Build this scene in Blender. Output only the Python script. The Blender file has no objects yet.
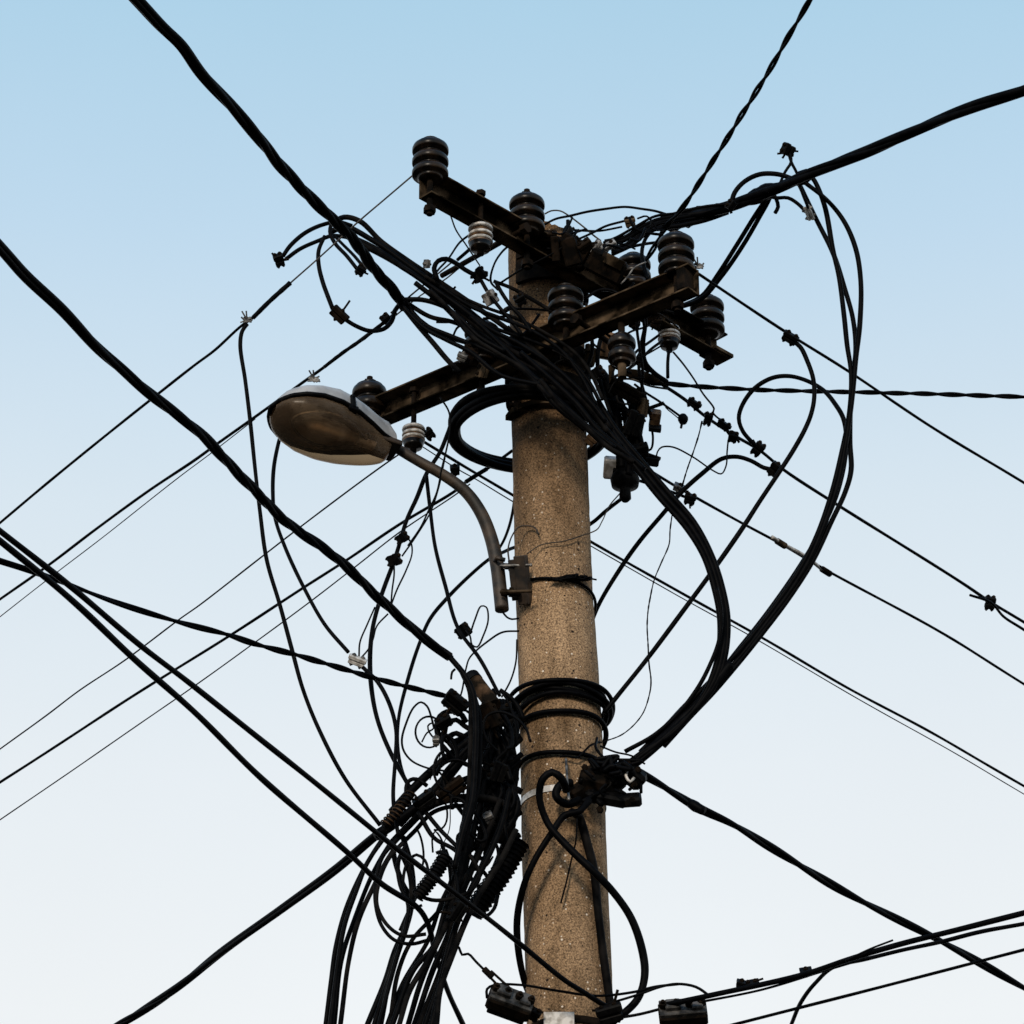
import bpy, math, random
from mathutils import Vector, Matrix
random.seed(7)
R = math.radians
S = bpy.context.scene
COL = S.collection
# ------------------------------------------------------------------ camera
F = 3889.0; PITCH = 30.0
CAM = Vector((0, -8.4, 1.6))
cd = bpy.data.cameras.new('camera'); cam = bpy.data.objects.new('camera', cd); COL.objects.link(cam)
cam.location = CAM; cam.rotation_euler = (R(90 + PITCH), 0, 0)
cd.sensor_width = 36; cd.lens = 36 * F / 1024; cd.clip_end = 3000; cd.clip_start = .05
S.camera = cam
FW = Vector((0, math.cos(R(PITCH)), math.sin(R(PITCH)))); UP = Vector((0, -math.sin(R(PITCH)), math.cos(R(PITCH)))); RT = Vector((1, 0, 0))
def ray(x, y): return FW + RT * ((x - 512) / F) + UP * ((512 - y) / F)
def P(x, y, Y):
    d = ray(x, y); return CAM + d * ((Y - CAM.y) / d.y)
def PZ(x, y, Z):
    d = ray(x, y); return CAM + d * ((Z - CAM.z) / d.z)
def mpx(p): return (p - CAM).dot(FW) / F          # metres per pixel at a point
# pole axis, traced at its two edges
POLE = [(238, 545.0, 73.5), (260, 545.2, 74), (430, 549.2, 74.6), (600, 554.4, 77.4), (700, 559.8, 81.4), (800, 563, 84), (900, 566, 85.5), (1000, 569.5, 87), (1040, 571, 87.6)]
def pole_at(y):
    for a, b in zip(POLE, POLE[1:]):
        if y <= b[0] or b is POLE[-1]:
            t = (y - a[0]) / (b[0] - a[0]); return a[1] + t * (b[1] - a[1]), a[2] + t * (b[2] - a[2])
# ------------------------------------------------------------------ materials
def newmat(name):
    m = bpy.data.materials.new(name); m.use_nodes = True
    return m, m.node_tree.nodes, m.node_tree.links, m.node_tree.nodes['Principled BSDF']
def simple(name, c1, c2, scale=30, rough=.6, metal=0, bump=.0, detail=4, lo=.4, hi=.62, spec=.5, coat=0):
    m, n, l, b = newmat(name)
    tc = n.new('ShaderNodeTexCoord'); t = n.new('ShaderNodeTexNoise'); t.inputs['Scale'].default_value = scale; t.inputs['Detail'].default_value = detail
    l.new(tc.outputs['Object'], t.inputs['Vector'])
    r = n.new('ShaderNodeValToRGB'); r.color_ramp.elements[0].position = lo; r.color_ramp.elements[1].position = hi
    r.color_ramp.elements[0].color = (*c1, 1); r.color_ramp.elements[1].color = (*c2, 1)
    l.new(t.outputs['Fac'], r.inputs['Fac']); l.new(r.outputs['Color'], b.inputs['Base Color'])
    b.inputs['Roughness'].default_value = rough; b.inputs['Metallic'].default_value = metal
    b.inputs['Specular IOR Level'].default_value = spec; b.inputs['Coat Weight'].default_value = coat
    if bump:
        u = n.new('ShaderNodeBump'); u.inputs['Strength'].default_value = bump; u.inputs['Distance'].default_value = .002
        l.new(t.outputs['Fac'], u.inputs['Height']); l.new(u.outputs['Normal'], b.inputs['Normal'])
    return m
RUB = simple('black_rubber', (.0010, .0012, .0018), (.0032, .0034, .0042), 40, .5, bump=.3, spec=.035)
RUBW = simple('weathered_rubber', (.0015, .0016, .002), (.010, .009, .0085), 26, .7, bump=.5, spec=.04)
STEEL = simple('rusty_steel', (.008, .006, .004), (.15, .105, .066), 15, .9, .0, bump=.3, lo=.44, hi=.70, spec=.0)
DSTEEL = simple('dark_steel', (.0035, .003, .0025), (.017, .011, .007), 35, .8, .0, bump=.4, spec=.05)
CER = simple('brown_glaze', (.0035, .003, .0025), (.034, .021, .012), 30, .3, coat=.0, lo=.42, hi=.72, spec=.2)
CERB = simple('brown_ceramic', (.06, .03, .014), (.20, .115, .055), 40, .45)
WCER = simple('white_ceramic', (.30, .28, .25), (.66, .64, .61), 60, .35, lo=.38, hi=.58)
PALE = simple('pale_plastic', (.06, .055, .05), (.34, .33, .32), 70, .55, lo=.42, hi=.6)
GALV = simple('galvanised_metal', (.05, .05, .05), (.26, .25, .235), 50, .5, .5, bump=.3)
GALD = simple('dull_galvanised_metal', (.012, .012, .012), (.11, .105, .10), 34, .6, .3, bump=.5)
BLK = simple('black_plastic', (.0015, .0015, .002), (.006, .006, .006), 60, .55, bump=.4, spec=.06)
DRUM = simple('stained_ceramic', (.008, .006, .004), (.10, .058, .032), 24, .85, spec=.05, bump=.3, lo=.42, hi=.68)
LAMP = simple('lamp_paint', (.30, .305, .31), (.44, .445, .45), 22, .45, bump=.05, lo=.35, hi=.6)
PIPE = simple('pipe_paint', (.008, .006, .004), (.062, .04, .024), 24, .6, .0, bump=.4, lo=.4, hi=.68)
GND = simple('dark_asphalt', (.028, .025, .02), (.045, .04, .032), 3, 1, spec=0)
WIREB = simple('bare_wire', (.02, .017, .014), (.07, .055, .04), 40, .6, .3)
def concrete():
    m, n, l, b = newmat('pole_concrete')
    tc = n.new('ShaderNodeTexCoord')
    big = n.new('ShaderNodeTexNoise'); big.inputs['Scale'].default_value = 7; big.inputs['Detail'].default_value = 8; big.inputs['Roughness'].default_value = .7
    mp = n.new('ShaderNodeMapping'); mp.inputs['Scale'].default_value = (1, 1, .35)
    l.new(tc.outputs['Object'], mp.inputs['Vector']); l.new(mp.outputs['Vector'], big.inputs['Vector'])
    r1 = n.new('ShaderNodeValToRGB'); e = r1.color_ramp.elements
    e[0].position = .36; e[0].color = (.15, .092, .046, 1); e[1].position = .64; e[1].color = (.50, .33, .19, 1)
    l.new(big.outputs['Fac'], r1.inputs['Fac'])
    fine = n.new('ShaderNodeTexNoise'); fine.inputs['Scale'].default_value = 240; fine.inputs['Detail'].default_value = 3; fine.inputs['Roughness'].default_value = .8
    l.new(tc.outputs['Object'], fine.inputs['Vector'])
    r2 = n.new('ShaderNodeValToRGB'); e = r2.color_ramp.elements
    e[0].position = .36; e[0].color = (.22, .22, .23, 1); e[1].position = .64; e[1].color = (1.55, 1.55, 1.55, 1)
    l.new(fine.outputs['Fac'], r2.inputs['Fac'])
    mx = n.new('ShaderNodeMixRGB'); mx.blend_type = 'MULTIPLY'; mx.inputs['Fac'].default_value = 1
    l.new(r1.outputs['Color'], mx.inputs['Color1']); l.new(r2.outputs['Color'], mx.inputs['Color2'])
    # pale aggregate grains
    vo = n.new('ShaderNodeTexVoronoi'); vo.inputs['Scale'].default_value = 100; vo.inputs['Randomness'].default_value = 1
    l.new(tc.outputs['Object'], vo.inputs['Vector'])
    sp = n.new('ShaderNodeSeparateColor'); l.new(vo.outputs['Color'], sp.inputs['Color'])
    gt = n.new('ShaderNodeMath'); gt.operation = 'GREATER_THAN'; gt.inputs[1].default_value = .72; l.new(sp.outputs[0], gt.inputs[0])
    sz = n.new('ShaderNodeMath'); sz.operation = 'MULTIPLY'; sz.inputs[1].default_value = .28; l.new(sp.outputs[1], sz.inputs[0])
    lt = n.new('ShaderNodeMath'); lt.operation = 'LESS_THAN'; l.new(vo.outputs['Distance'], lt.inputs[0]); l.new(sz.outputs[0], lt.inputs[1])
    an = n.new('ShaderNodeMath'); an.operation = 'MULTIPLY'; l.new(gt.outputs[0], an.inputs[0]); l.new(lt.outputs[0], an.inputs[1])
    m2 = n.new('ShaderNodeMixRGB'); m2.inputs['Color2'].default_value = (.80, .70, .58, 1)
    l.new(an.outputs[0], m2.inputs['Fac']); l.new(mx.outputs['Color'], m2.inputs['Color1'])
    # dark pits
    v2 = n.new('ShaderNodeTexVoronoi'); v2.inputs['Scale'].default_value = 62
    mp2 = n.new('ShaderNodeMapping'); mp2.inputs['Location'].default_value = (3.3, 1.7, .4); l.new(tc.outputs['Object'], mp2.inputs['Vector']); l.new(mp2.outputs['Vector'], v2.inputs['Vector'])
    s2 = n.new('ShaderNodeSeparateColor'); l.new(v2.outputs['Color'], s2.inputs['Color'])
    g2 = n.new('ShaderNodeMath'); g2.operation = 'GREATER_THAN'; g2.inputs[1].default_value = .62; l.new(s2.outputs[0], g2.inputs[0])
    z2 = n.new('ShaderNodeMath'); z2.operation = 'MULTIPLY'; z2.inputs[1].default_value = .24; l.new(s2.outputs[1], z2.inputs[0])
    l2 = n.new('ShaderNodeMath'); l2.operation = 'LESS_THAN'; l.new(v2.outputs['Distance'], l2.inputs[0]); l.new(z2.outputs[0], l2.inputs[1])
    a2 = n.new('ShaderNodeMath'); a2.operation = 'MULTIPLY'; l.new(g2.outputs[0], a2.inputs[0]); l.new(l2.outputs[0], a2.inputs[1])
    m3 = n.new('ShaderNodeMixRGB'); m3.inputs['Color2'].default_value = (.03, .02, .014, 1)
    l.new(a2.outputs[0], m3.inputs['Fac']); l.new(m2.outputs['Color'], m3.inputs['Color1'])
    # darker and browner towards the top, edge broken by noise
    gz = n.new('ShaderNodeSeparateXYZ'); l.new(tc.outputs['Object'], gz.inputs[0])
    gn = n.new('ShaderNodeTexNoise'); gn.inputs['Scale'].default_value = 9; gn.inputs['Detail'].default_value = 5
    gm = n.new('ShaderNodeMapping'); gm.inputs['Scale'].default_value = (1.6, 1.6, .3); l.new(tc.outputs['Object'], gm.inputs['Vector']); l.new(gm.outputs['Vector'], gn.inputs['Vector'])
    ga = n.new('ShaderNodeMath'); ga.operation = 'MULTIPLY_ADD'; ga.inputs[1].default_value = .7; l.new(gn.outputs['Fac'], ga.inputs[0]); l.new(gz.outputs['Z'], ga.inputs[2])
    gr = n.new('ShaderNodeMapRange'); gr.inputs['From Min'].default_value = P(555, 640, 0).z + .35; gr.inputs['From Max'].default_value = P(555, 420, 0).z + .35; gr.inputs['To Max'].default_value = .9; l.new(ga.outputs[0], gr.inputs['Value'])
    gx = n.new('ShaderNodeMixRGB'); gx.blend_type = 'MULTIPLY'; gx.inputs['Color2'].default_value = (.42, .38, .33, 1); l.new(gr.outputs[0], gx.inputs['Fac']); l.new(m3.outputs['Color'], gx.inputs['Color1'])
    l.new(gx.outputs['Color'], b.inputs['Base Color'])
    b.inputs['Roughness'].default_value = .92; b.inputs['Specular IOR Level'].default_value = .2
    u = n.new('ShaderNodeBump'); u.inputs['Strength'].default_value = .8; u.inputs['Distance'].default_value = .003
    ad = n.new('ShaderNodeMath'); ad.operation = 'SUBTRACT'; l.new(fine.outputs['Fac'], ad.inputs[0]); l.new(a2.outputs[0], ad.inputs[1])
    l.new(ad.outputs[0], u.inputs['Height']); l.new(u.outputs['Normal'], b.inputs['Normal'])
    return m
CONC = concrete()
def lens_mat():
    m, n, l, b = newmat('dusty_lens')
    tc = n.new('ShaderNodeTexCoord'); t = n.new('ShaderNodeTexNoise'); t.inputs['Scale'].default_value = 9; t.inputs['Detail'].default_value = 6
    l.new(tc.outputs['Object'], t.inputs['Vector'])
    r = n.new('ShaderNodeValToRGB'); r.color_ramp.elements[0].position = .35; r.color_ramp.elements[1].position = .7
    r.color_ramp.elements[0].color = (.16, .11, .07, 1); r.color_ramp.elements[1].color = (.52, .38, .25, 1)
    l.new(t.outputs['Fac'], r.inputs['Fac']); l.new(r.outputs['Color'], b.inputs['Base Color'])
    b.inputs['Roughness'].default_value = .24; b.inputs['Specular IOR Level'].default_value = .3
    tr = n.new('ShaderNodeBsdfTransparent'); tr.inputs['Color'].default_value = (.70, .55, .40, 1); ms = n.new('ShaderNodeMixShader')
    lw = n.new('ShaderNodeLayerWeight'); lw.inputs['Blend'].default_value = .35; mr = n.new('ShaderNodeMapRange'); mr.inputs['To Min'].default_value = .10; mr.inputs['To Max'].default_value = .9
    l.new(lw.outputs['Facing'], mr.inputs['Value']); l.new(tr.outputs[0], ms.inputs[1]); l.new(b.outputs[0], ms.inputs[2]); l.new(ms.outputs[0], n['Material Output'].inputs['Surface'])
    t2 = n.new('ShaderNodeTexNoise'); t2.inputs['Scale'].default_value = 16; t2.inputs['Detail'].default_value = 7; l.new(tc.outputs['Object'], t2.inputs['Vector'])
    r2 = n.new('ShaderNodeMapRange'); r2.inputs['From Min'].default_value = .42; r2.inputs['From Max'].default_value = .72; r2.inputs['To Max'].default_value = .38; l.new(t2.outputs['Fac'], r2.inputs['Value'])
    mxx = n.new('ShaderNodeMath'); mxx.operation = 'MAXIMUM'; l.new(mr.outputs[0], mxx.inputs[0]); l.new(r2.outputs[0], mxx.inputs[1]); l.new(mxx.outputs[0], ms.inputs[0])
    return m
LENS = lens_mat()
def tilt(ang, roll=0):
    """axes rotated by ang (degrees) in the picture plane"""
    a = R(ang); u = RT * math.cos(a) + UP * math.sin(a); v = UP * math.cos(a) - RT * math.sin(a); w = u.cross(v)
    if roll:
        r = R(roll); v, w = v * math.cos(r) + w * math.sin(r), w * math.cos(r) - v * math.sin(r)
    return (u, v, w)
def px(n): return n * .0025
# ------------------------------------------------------------------ mesh builder
class MB:
    def __init__(s): s.v = []; s.f = []; s.sm = []
    def add(s, vs, fs, smooth):
        o = len(s.v); s.v += [Vector(p) for p in vs]; s.f += [[i + o for i in f] for f in fs]; s.sm += [smooth] * len(fs)
    def tube(s, pts, rad, n=8, caps=True):
        if not hasattr(rad, '__len__'): rad = [rad] * len(pts)
        vs = []; t0 = (pts[1] - pts[0]).normalized()
        nrm = t0.orthogonal().normalized()
        for i, p in enumerate(pts):
            a = pts[max(i - 1, 0)]; b = pts[min(i + 1, len(pts) - 1)]
            t = (b - a)
            t = t.normalized() if t.length > 1e-9 else t0
            nrm = (nrm - t * nrm.dot(t)); nrm = nrm.normalized() if nrm.length > 1e-6 else t.orthogonal().normalized()
            bn = t.cross(nrm)
            for k in range(n):
                th = 2 * math.pi * k / n; vs.append(p + (nrm * math.cos(th) + bn * math.sin(th)) * rad[i])
        fs = [[i * n + k, i * n + (k + 1) % n, (i + 1) * n + (k + 1) % n, (i + 1) * n + k] for i in range(len(pts) - 1) for k in range(n)]
        if caps: fs += [list(range(n))[::-1], [(len(pts) - 1) * n + k for k in range(n)]]
        s.add(vs, fs, True); return s
    def cyl(s, a, b, r, n=12): return s.prism(a, b, r, n, True)
    def prism(s, a, b, r, n=6, smooth=False, r2=None):
        t = (b - a).normalized(); u = t.orthogonal().normalized(); w = t.cross(u); r2 = r if r2 is None else r2
        vs = [a + (u * math.cos(2 * math.pi * k / n) + w * math.sin(2 * math.pi * k / n)) * r for k in range(n)] + [b + (u * math.cos(2 * math.pi * k / n) + w * math.sin(2 * math.pi * k / n)) * r2 for k in range(n)]
        s.add(vs, [[k, (k + 1) % n, n + (k + 1) % n, n + k] for k in range(n)], smooth)
        s.add(vs, [list(range(n))[::-1], list(range(n, 2 * n))], False); return s
    def box(s, c, ax, hs, bev=.12):
        # chamfered box: c centre, ax three unit axes, hs half sizes
        hx, hy, hz = hs; b = bev * min(hs); vs = []; idx = {}
        for sx in (-1, 1):
            for sy in (-1, 1):
                for sz in (-1, 1):
                    for k, (dx, dy, dz) in enumerate(((0, b, b), (b, 0, b), (b, b, 0))):
                        idx[(sx, sy, sz, k)] = len(vs)
                        vs.append(c + ax[0] * sx * (hx - dx) + ax[1] * sy * (hy - dy) + ax[2] * sz * (hz - dz))
        g = lambda *a: idx[a]; fs = []
        for sx in (-1, 1): fs.append([g(sx, -1, -1, 0), g(sx, 1, -1, 0), g(sx, 1, 1, 0), g(sx, -1, 1, 0)])
        for sy in (-1, 1): fs.append([g(-1, sy, -1, 1), g(1, sy, -1, 1), g(1, sy, 1, 1), g(-1, sy, 1, 1)])
        for sz in (-1, 1): fs.append([g(-1, -1, sz, 2), g(1, -1, sz, 2), g(1, 1, sz, 2), g(-1, 1, sz, 2)])
        for sx in (-1, 1):
            for sy in (-1, 1): fs.append([g(sx, sy, -1, 0), g(sx, sy, 1, 0), g(sx, sy, 1, 1), g(sx, sy, -1, 1)])
            for sz in (-1, 1): fs.append([g(sx, -1, sz, 0), g(sx, 1, sz, 0), g(sx, 1, sz, 2), g(sx, -1, sz, 2)])
        for sy in (-1, 1):
            for sz in (-1, 1): fs.append([g(-1, sy, sz, 1), g(1, sy, sz, 1), g(1, sy, sz, 2), g(-1, sy, sz, 2)])
        for sx in (-1, 1):
            for sy in (-1, 1):
                for sz in (-1, 1): fs.append([g(sx, sy, sz, 0), g(sx, sy, sz, 1), g(sx, sy, sz, 2)])
        s.add(vs, fs, False); return s
    def lathe(s, c, prof, ax=None, n=28):
        ax = ax or (RT, Vector((0, 1, 0)), Vector((0, 0, 1)))
        vs = [c + ax[2] * h + (ax[0] * math.cos(2 * math.pi * k / n) + ax[1] * math.sin(2 * math.pi * k / n)) * max(r, 1e-5) for r, h in prof for k in range(n)]
        fs = [[i * n + k, i * n + (k + 1) % n, (i + 1) * n + (k + 1) % n, (i + 1) * n + k] for i in range(len(prof) - 1) for k in range(n)]
        s.add(vs, fs, True); return s
    def build(s, name, mat, parent=None, origin=None):
        o0 = parent.location.copy() if parent else (origin if origin is not None else s.v[0].copy())
        me = bpy.data.meshes.new(name); me.from_pydata([p - o0 for p in s.v], [], s.f); me.update()
        me.polygons.foreach_set('use_smooth', s.sm)
        import bmesh
        bm = bmesh.new(); bm.from_mesh(me); bmesh.ops.recalc_face_normals(bm, faces=bm.faces); bm.to_mesh(me); bm.free()
        me.materials.append(mat)
        o = bpy.data.objects.new(name, me); COL.objects.link(o)
        if parent: o.parent = parent
        else: o.location = o0
        return o
def tag(o, label, cat, group=None):
    o['label'] = label; o['category'] = cat
    if group: o['group'] = group
    return o
def thing(name, label, cat, loc, group=None):
    o = bpy.data.objects.new(name, None); COL.objects.link(o); o.location = loc; o.empty_display_size = .05
    return tag(o, label, cat, group)
def dup(root, loc, label, group=None, rotz=0):
    r = root.copy(); COL.objects.link(r); r.location = loc; r.rotation_euler = (0, 0, rotz); r['label'] = label
    if group: r['group'] = group
    for ch in list(root.children):
        c = ch.copy(); COL.objects.link(c); c.parent = r
    return r
# ------------------------------------------------------------------ cables
def resolve(pts, level=False):
    anchor = next((p for p in pts if len(p) == 3 and isinstance(p[2], (int, float))), None)
    Z = P(*anchor).z if anchor else None
    out = [None] * len(pts)
    for i, p in enumerate(pts):
        if len(p) == 3 and p[2] == 'W':
            cx, w = pole_at(p[1]); m = .0025
            r = w / 2 * m + .014; dx = (p[0] - cx) * m
            out[i] = P(p[0], p[1], -math.sqrt(max(r * r - dx * dx, 0)) if abs(dx) < r else 0.0)
        elif len(p) == 3 and p[2] != 'L': out[i] = P(*p)
        elif level or len(p) == 3: out[i] = PZ(p[0], p[1], Z)
    known = [i for i in range(len(pts)) if out[i] is not None]
    for i in range(len(pts)):
        if out[i] is None:
            a = max([k for k in known if k < i], default=None); b = min([k for k in known if k > i], default=None)
            if a is None: Y = out[b].y
            elif b is None: Y = out[a].y
            else:
                seg = [math.dist(pts[k][:2], pts[k + 1][:2]) for k in range(a, b)]
                t = sum(seg[:i - a]) / max(sum(seg), 1e-6); Y = out[a].y * (1 - t) + out[b].y * t
            out[i] = P(pts[i][0], pts[i][1], Y)
    return out
def smooth(pts, step=.007):
    if len(pts) == 2: pts = [pts[0], pts[0].lerp(pts[1], .5), pts[1]]
    q = [pts[0] * 2 - pts[1]] + pts + [pts[-1] * 2 - pts[-2]]; out = []
    for i in range(1, len(q) - 2):
        p0, p1, p2, p3 = q[i - 1:i + 3]
        d0 = max((p1 - p0).length, 1e-5) ** .5; d1 = max((p2 - p1).length, 1e-5) ** .5; d2 = max((p3 - p2).length, 1e-5) ** .5
        m1 = ((p1 - p0) / d0 - (p2 - p0) / (d0 + d1) + (p2 - p1) / d1) * d1
        m2 = ((p2 - p1) / d1 - (p3 - p1) / (d1 + d2) + (p3 - p2) / d2) * d1
        n = max(2, int((p2 - p1).length / step))
        for k in range(n):
            t = k / n; t2 = t * t; t3 = t2 * t
            out.append(p1 * (2 * t3 - 3 * t2 + 1) + m1 * (t3 - 2 * t2 + t) + p2 * (-2 * t3 + 3 * t2) + m2 * (t3 - t2))
    out.append(pts[-1]); return out
def path(pts, level=False, ext0=0, ext1=0, step=.007):
    c = resolve(pts, level)
    if ext0: d = (c[0] - c[1]).normalized(); c = [c[0] + d * ext0] + c
    if ext1: d = (c[-1] - c[-2]).normalized(); c = c + [c[-1] + d * ext1]
    return smooth(c, step)
NC = 0
def cable(label, w, pts, group=None, level=False, ext0=0, ext1=0, mat=None, name='cable', cat='cable', rag=0.0, parent=None):
    global NC; NC += 1
    pp = path(pts, level, ext0, ext1, .007 if w < 3 else .009)
    m = mpx(resolve(pts, level)[len(pts) // 2]); rnd = random.Random(NC)
    ph = [rnd.uniform(0, 6) for _ in range(3)]; r0 = w / 2 * m
    rad = [r0 * (1 + .035 * math.sin(i * .21 + ph[0]) + .03 * math.sin(i * .083 + ph[1]) + (rag * rnd.uniform(-1, 1) if rag else 0)) for i in range(len(pp))]
    am = .0006 if w >= 3 else .0004
    pp = [p + Vector((math.sin(i * .05 + ph[0]), math.sin(i * .037 + ph[1]), math.sin(i * .061 + ph[2]))) * am for i, p in enumerate(pp)]
    mb = MB().tube(pp, rad, 8 if w > 2.5 else 6)
    o = mb.build(name, mat or (RUB if w > 2 else WIREB), parent)
    if parent is None: tag(o, label, cat, group)
    return o
def twisted(label, ws, pts, pitch=.17, level=False, ext0=0, ext1=0, spread=1.0, cat='cable', name='twisted_cable', ph0=0, mat=None):
    """several insulated conductors laid round each other; every conductor is a part"""
    c = path(pts, level, ext0, ext1, .012); m = mpx(resolve(pts, level)[len(pts) // 2])
    root = thing(name, label, cat, c[0] if not ext0 else resolve(pts, level)[0])
    n = len(ws); rr = [w / 2 * m for w in ws]; big = max(rr)
    off = big * (1.0 if n == 2 else 1.12 if n == 3 else 1.35) * spread
    fr = []; t = (c[1] - c[0]).normalized(); nr = t.orthogonal().normalized(); L = [0]
    for i, p in enumerate(c):
        t = (c[min(i + 1, len(c) - 1)] - c[max(i - 1, 0)]).normalized(); nr = (nr - t * nr.dot(t)).normalized(); fr.append((nr, t.cross(nr)))
        if i: L.append(L[-1] + (p - c[i - 1]).length)
    for k in range(n):
        q = []
        for i, p in enumerate(c):
            a = ph0 + 2 * math.pi * (L[i] / pitch * (1 + .06 * math.sin(L[i] * 2.3)) + k / n)
            o = off * (1 + .12 * math.sin(L[i] * 9 + k * 2))
            q.append(p + (fr[i][0] * math.cos(a) + fr[i][1] * math.sin(a)) * o)
        MB().tube(q, rr[k], 8).build('strand', mat or RUB, root)
    return root
# ------------------------------------------------------------------ pole
Ytop = 0.0
def build_pole():
    mb = MB(); n = 72; rows = []
    ys = [238, 246, 260, 345, 430, 515, 600, 700, 800, 900, 1000]
    for y in ys:
        cx, w = pole_at(y); p = P(cx, y, 0); rows.append((p, w / 2 * mpx(p)))
    p0, r0 = rows[0]; p1, r1 = rows[-1]
    d = (p1 - p0) / (p0.z - p1.z); foot = p1 + d * (p1.z + .3); rows.append((foot, r1 + .03))
    base = Vector((foot.x, foot.y, 0))
    # dense rings so the surface can wander a little
    dense = []
    for a, b in zip(rows, rows[1:]):
        k = max(1, int((a[0] - b[0]).length / .02)) if b[0].z > 4 else 12
        for i in range(k): dense.append((a[0].lerp(b[0], i / k), a[1] + (b[1] - a[1]) * i / k))
    dense.append(rows[-1])
    rnd = random.Random(3); vs = []
    for j, (p, r) in enumerate(dense):
        for k in range(n):
            a = 2 * math.pi * k / n
            rr = r * (1 + .004 * math.sin(3 * a + j * .13) + .003 * math.sin(5 * a - j * .31)) + rnd.uniform(-.0006, .0006)
            dz = 0
            if j == 0: dz = .012 * math.sin(a * 2 + 1) + rnd.uniform(-.006, .006) - .045 * max(0, math.cos(a)) ** 1.2
            vs.append(p + Vector((math.cos(a) * rr, math.sin(a) * rr, dz)))
    fs = [[i * n + k, i * n + (k + 1) % n, (i + 1) * n + (k + 1) % n, (i + 1) * n + k] for i in range(len(dense) - 1) for k in range(n)]
    mb.add(vs, fs, True)
    mb.add([v for v in vs[:n]] + [dense[0][0] - Vector((0, 0, .01))], [[k, (k + 1) % n, n] for k in range(n)], False)
    root = thing('utility_pole', 'round tapering concrete utility pole with speckled brown weathered surface', 'utility pole', base)
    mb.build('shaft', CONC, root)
    return root
pole = build_pole()
def ring_on_pole(mb, y, h, extra, mat_n=40, a0=0, a1=2 * math.pi, th=.004):
    """flat strap of height h round the pole at picture row y"""
    cx, w = pole_at(y); c = P(cx, y, 0); r = w / 2 * mpx(c) + extra
    full = abs(a1 - a0 - 2 * math.pi) < 1e-6; N = mat_n; vs = []
    for k in range(N if full else N + 1):
        a = a0 + (a1 - a0) * k / N; e = Vector((math.cos(a), math.sin(a), 0))
        for rr, z in ((r, -h / 2), (r + th, -h / 2), (r + th, h / 2), (r, h / 2)): vs.append(c + e * rr + Vector((0, 0, z)))
    M = len(vs) // 4; fs = []
    for k in range(M if full else M - 1):
        k2 = (k + 1) % M
        for q in range(4): fs.append([k * 4 + q, k * 4 + (q + 1) % 4, k2 * 4 + (q + 1) % 4, k2 * 4 + q])
    mb.add(vs, fs, False); return c, r
# collar that carries the lower crossarm: two straps and a lit flange
t = thing('pole_collar', 'wide dark steel collar with rusty flange clamped round the pole under the crossarms', 'collar', P(550, 400, 0))
mb = MB(); ring_on_pole(mb, 398, .035, .002, th=.012); mb.build('strap', DSTEEL, t)
mb = MB(); ring_on_pole(mb, 424, .014, .002, th=.018, a0=R(195), a1=R(350)); mb.build('flange', STEEL, t)
for x in (517, 584):
    c = P(x, 405, -.06); MB().box(c, (RT, Vector((0, 1, 0)), Vector((0, 0, 1))), (.008, .02, .03)).prism(c - RT * .02, c + RT * .02, .007).build('bolt', DSTEEL, t)
mb = MB(); ring_on_pole(mb, 806, .016, .001, th=.002)
tag(mb.build('metal_strap', WCER), 'thin pale metal strap round the pole behind the hanging loop', 'strap')
t = thing('base_strap', 'grey steel strap with pale plate round the pole at the bottom edge', 'strap', P(569, 1030, 0))
mb = MB(); ring_on_pole(mb, 1036, .018, .001, th=.003); mb.build('band', DSTEEL, t)
c = P(559, 1025, -.125); MB().box(c, (RT, Vector((0, 1, 0)), Vector((0, 0, 1))), (.035, .006, .03)).build('plate', WCER, t)
# ------------------------------------------------------------------ crossarms
def arm(label, xa, ya, xb, yb, Ym, xm=548):
    ym = ya + (yb - ya) * (xm - xa) / (xb - xa)
    Z = P(xm, ym, Ym).z; A = PZ(xa, ya, Z); B = PZ(xb, yb, Z); d = (B - A).normalized()
    n = Vector((d.y, -d.x, 0)); n = n if n.y < 0 else -n; z = Vector((0, 0, 1)); H = .037; W = .022; T = .005
    root = thing('crossarm', label, 'crossarm', (A + B) / 2)
    mb = MB(); L = (B - A).length / 2; c = (A + B) / 2
    mb.box(c - n * (W - T / 2), (d, n, z), (L, T / 2, H), .3)
    mb.box(c + z * (H - T / 2) + n * (T / 2 + .001), (d, n, z), (L - .001, W - T / 2, T / 2), .3)
    mb.box(c - z * (H - T / 2) + n * (T / 2 + .001), (d, n, z), (L - .001, W - T / 2, T / 2), .3)
    mb.build('channel_beam', STEEL, root)
    def at(x, dz=0):
        lo, hi = A, B
        t = (x - xa) / (xb - xa)
        for _ in range(6):
            p = A.lerp(B, t); px = 512 + F * (p - CAM).dot(RT) / (p - CAM).dot(FW); t += (x - px) / (xb - xa)
        return A.lerp(B, t) + z * dz
    # stirrup bolt that ties the channel to the pole
    for s in (-1, 1):
        q = at(548) + d * s * .115; MB().cyl(q + n * .04, q - n * .27, .007, 8).prism(q + n * .026, q + n * .042, .015).build('tie_bolt', DSTEEL, root)
    return root, at, d, n
armA, atA, dA, nA = arm('rusty steel channel crossarm, upper one, running from upper left down to the right', 425, 183, 722, 349, -.182)
armB, atB, dB, nB = arm('rusty steel channel crossarm, lower one, rising from behind the street lamp to the right', 372, 415, 694, 279, -.178)
c = atA(716, -.03); MB().box(c, (dA, nA, Vector((0, 0, 1))), (.035, .03, .005)).build('end_lug', STEEL, armA)
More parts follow.
